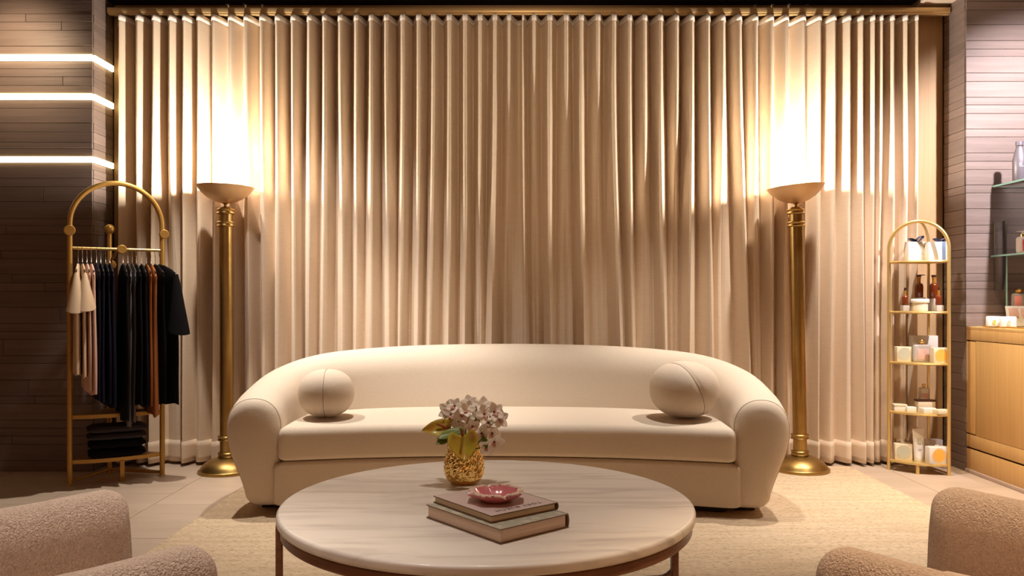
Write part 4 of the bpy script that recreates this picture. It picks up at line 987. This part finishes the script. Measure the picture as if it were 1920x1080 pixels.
q = G(); q.box((-0.01,-0.012,0.082), (0.055, 0.002, 0.05), 0.0005, rot=Matrix.Rotation(-0.25, 4, 'X')); q.box((0.056,-0.012,0.082), (0.045, 0.002, 0.05), 0.0005, rot=Matrix.Rotation(-0.25, 4, 'X')); q.obj('window_print', M['blush'], t)
p = on_counter(1912, 4.88, CZ); t = thing('wooden_riser', 'white riser block behind the sample card', 'stand', tuple(p))
q = G(); q.box((0.03,0,0.055), (0.18, 0.07, 0.11), 0.002); q.obj('block', M['white'], t)
p = on_counter(1910, 4.87, CZ+0.11); t = thing('perfume_bottle', 'pink perfume bottle with gold cap above the sample card', 'bottle', tuple(p))
q = G(); q.box((0,0,0.045), (0.080, 0.034, 0.090), 0.012, seg=3); q.obj('glass_body', M['acrylic'], t)
q = G(); q.box((-0.012,-0.016,0.045), (0.042, 0.006, 0.060), 0.004); q.obj('panel', M['coral'], t)
q = G(); q.lathe([(0.012,0.088),(0.012,0.094),(0.022,0.098),(0.024,0.108),(0.014,0.118),(0.0,0.120)], 20, (0.0,0,0)); q.obj('cap', M['gold'], t)
# glass wall shelves
for i, (z, lab) in enumerate(((1.735, 'upper glass shelf holding the grey steel bottle'), (1.312, 'lower glass shelf holding white pump bottles'))):
    x0 = (2.918, 2.905)[i]
    t = thing('glass_shelf', lab, 'shelf', (x0, 4.87, z), 0, 'glass shelves on the right wall')
    q = G(); q.box((0.30, -0.55, -0.005), (0.60, 1.28, 0.010), 0.001); q.obj('pane', M['glass'], t)
    q = G(); q.box((-0.001, -0.55, -0.005), (0.003, 1.28, 0.0105), 0.0005); q.box((0.30, 0.0905, -0.005), (0.60, 0.003, 0.0105), 0.0005); q.obj('polished_edge', M['glass_edge'], t)
t = thing('glass_divider', 'upright clear glass side panel between the glass shelves', 'panel', (2.925, 4.90, CZ+0.001))
q = G(); q.box((0.003, 0, 0.4235), (0.008, 0.12, 0.414*1.0), 0.001); q.obj('pane', M['glass'], t)
q.v = []; 
q = G(); q.box((0.003, -0.061, 0.4235-0.21-0.0), (0.0085, 0.002, 0.41), 0.0); q.obj('polished_edge', M['glass_edge'], t, smooth=False)
# steel bottle
t = thing('steel_bottle', 'grey steel drinking bottle on the upper glass shelf', 'bottle', (2.955, 4.76, 1.735))
q = G(); q.lathe([(0.0,0.0),(0.034,0.0),(0.037,0.004),(0.037,0.105),(0.036,0.125),(0.031,0.150),(0.024,0.175),(0.0195,0.195),(0.0,0.197)], 36); q.obj('body', M['steel'], t)
q = G(); q.lathe([(0.0195,0.196),(0.0165,0.197),(0.0165,0.204),(0.021,0.206),(0.021,0.228),(0.018,0.231),(0.0,0.231)], 28); q.obj('cap', M['steel'], t)
q = G()
for k in range(12): a = -PI/2+(-0.5+k*0.085); q.box((0.0374*math.cos(a-0.1), 0.0374*math.sin(a-0.1), 0.082), (0.0022, 0.0012, 0.002), rz=a+PI/2)
for k in range(10): a = 2*PI*k/10; b = -PI/2-0.42+0.006*math.cos(a)/0.037; q.box((0.0374*math.cos(b), 0.0374*math.sin(b), 0.095+0.006*math.sin(a)), (0.003, 0.0012, 0.003), rz=b+PI/2)
q.obj('emblem_print', M['white'], t, smooth=False)
def pump_bottle(X, Y, w_, h, lab, lm):
    t = thing('pump_bottle', lab, 'bottle', (X, Y, 1.312), 0, 'white pump bottles on the lower glass shelf')
    q = G(); q.box((0,0,h/2), (w_, w_*0.8, h), 0.014, seg=4); q.obj('body', M['white'], t)
    q = G(); q.box((-w_*0.05,-w_*0.40-0.0005,h*0.42), (w_*0.48, 0.002, h*0.56), 0.0008)
    Mx = Matrix.Rotation(PI/2, 4, 'X'); q.lathe([(0.0,0.0),(w_*0.24,0.0),(w_*0.24,0.002),(0.0,0.002)], 24, (-w_*0.05, -w_*0.40+0.0005, h*0.70), M=Mx); q.obj('arched_label', M[lm], t)
    q = G(); q.lathe([(0.014,h-0.002),(0.014,h+0.014),(0.0,h+0.014)], 20); q.obj('collar', M['gold'], t)
    q = G(); q.lathe([(0.006,h+0.013),(0.006,h+0.024),(0.010,h+0.026),(0.010,h+0.034),(0.0,h+0.035)], 16); q.box((-0.018,0,h+0.030), (0.036,0.008,0.006), 0.002); q.obj('nozzle', M['white'], t)
pump_bottle(2.955, 4.73, 0.062, 0.096, 'small white pump bottle with red arched label on glass shelf', 'pink_label')
pump_bottle(3.045, 4.80, 0.085, 0.125, 'larger white pump bottle with coral label behind the small one', 'coral')
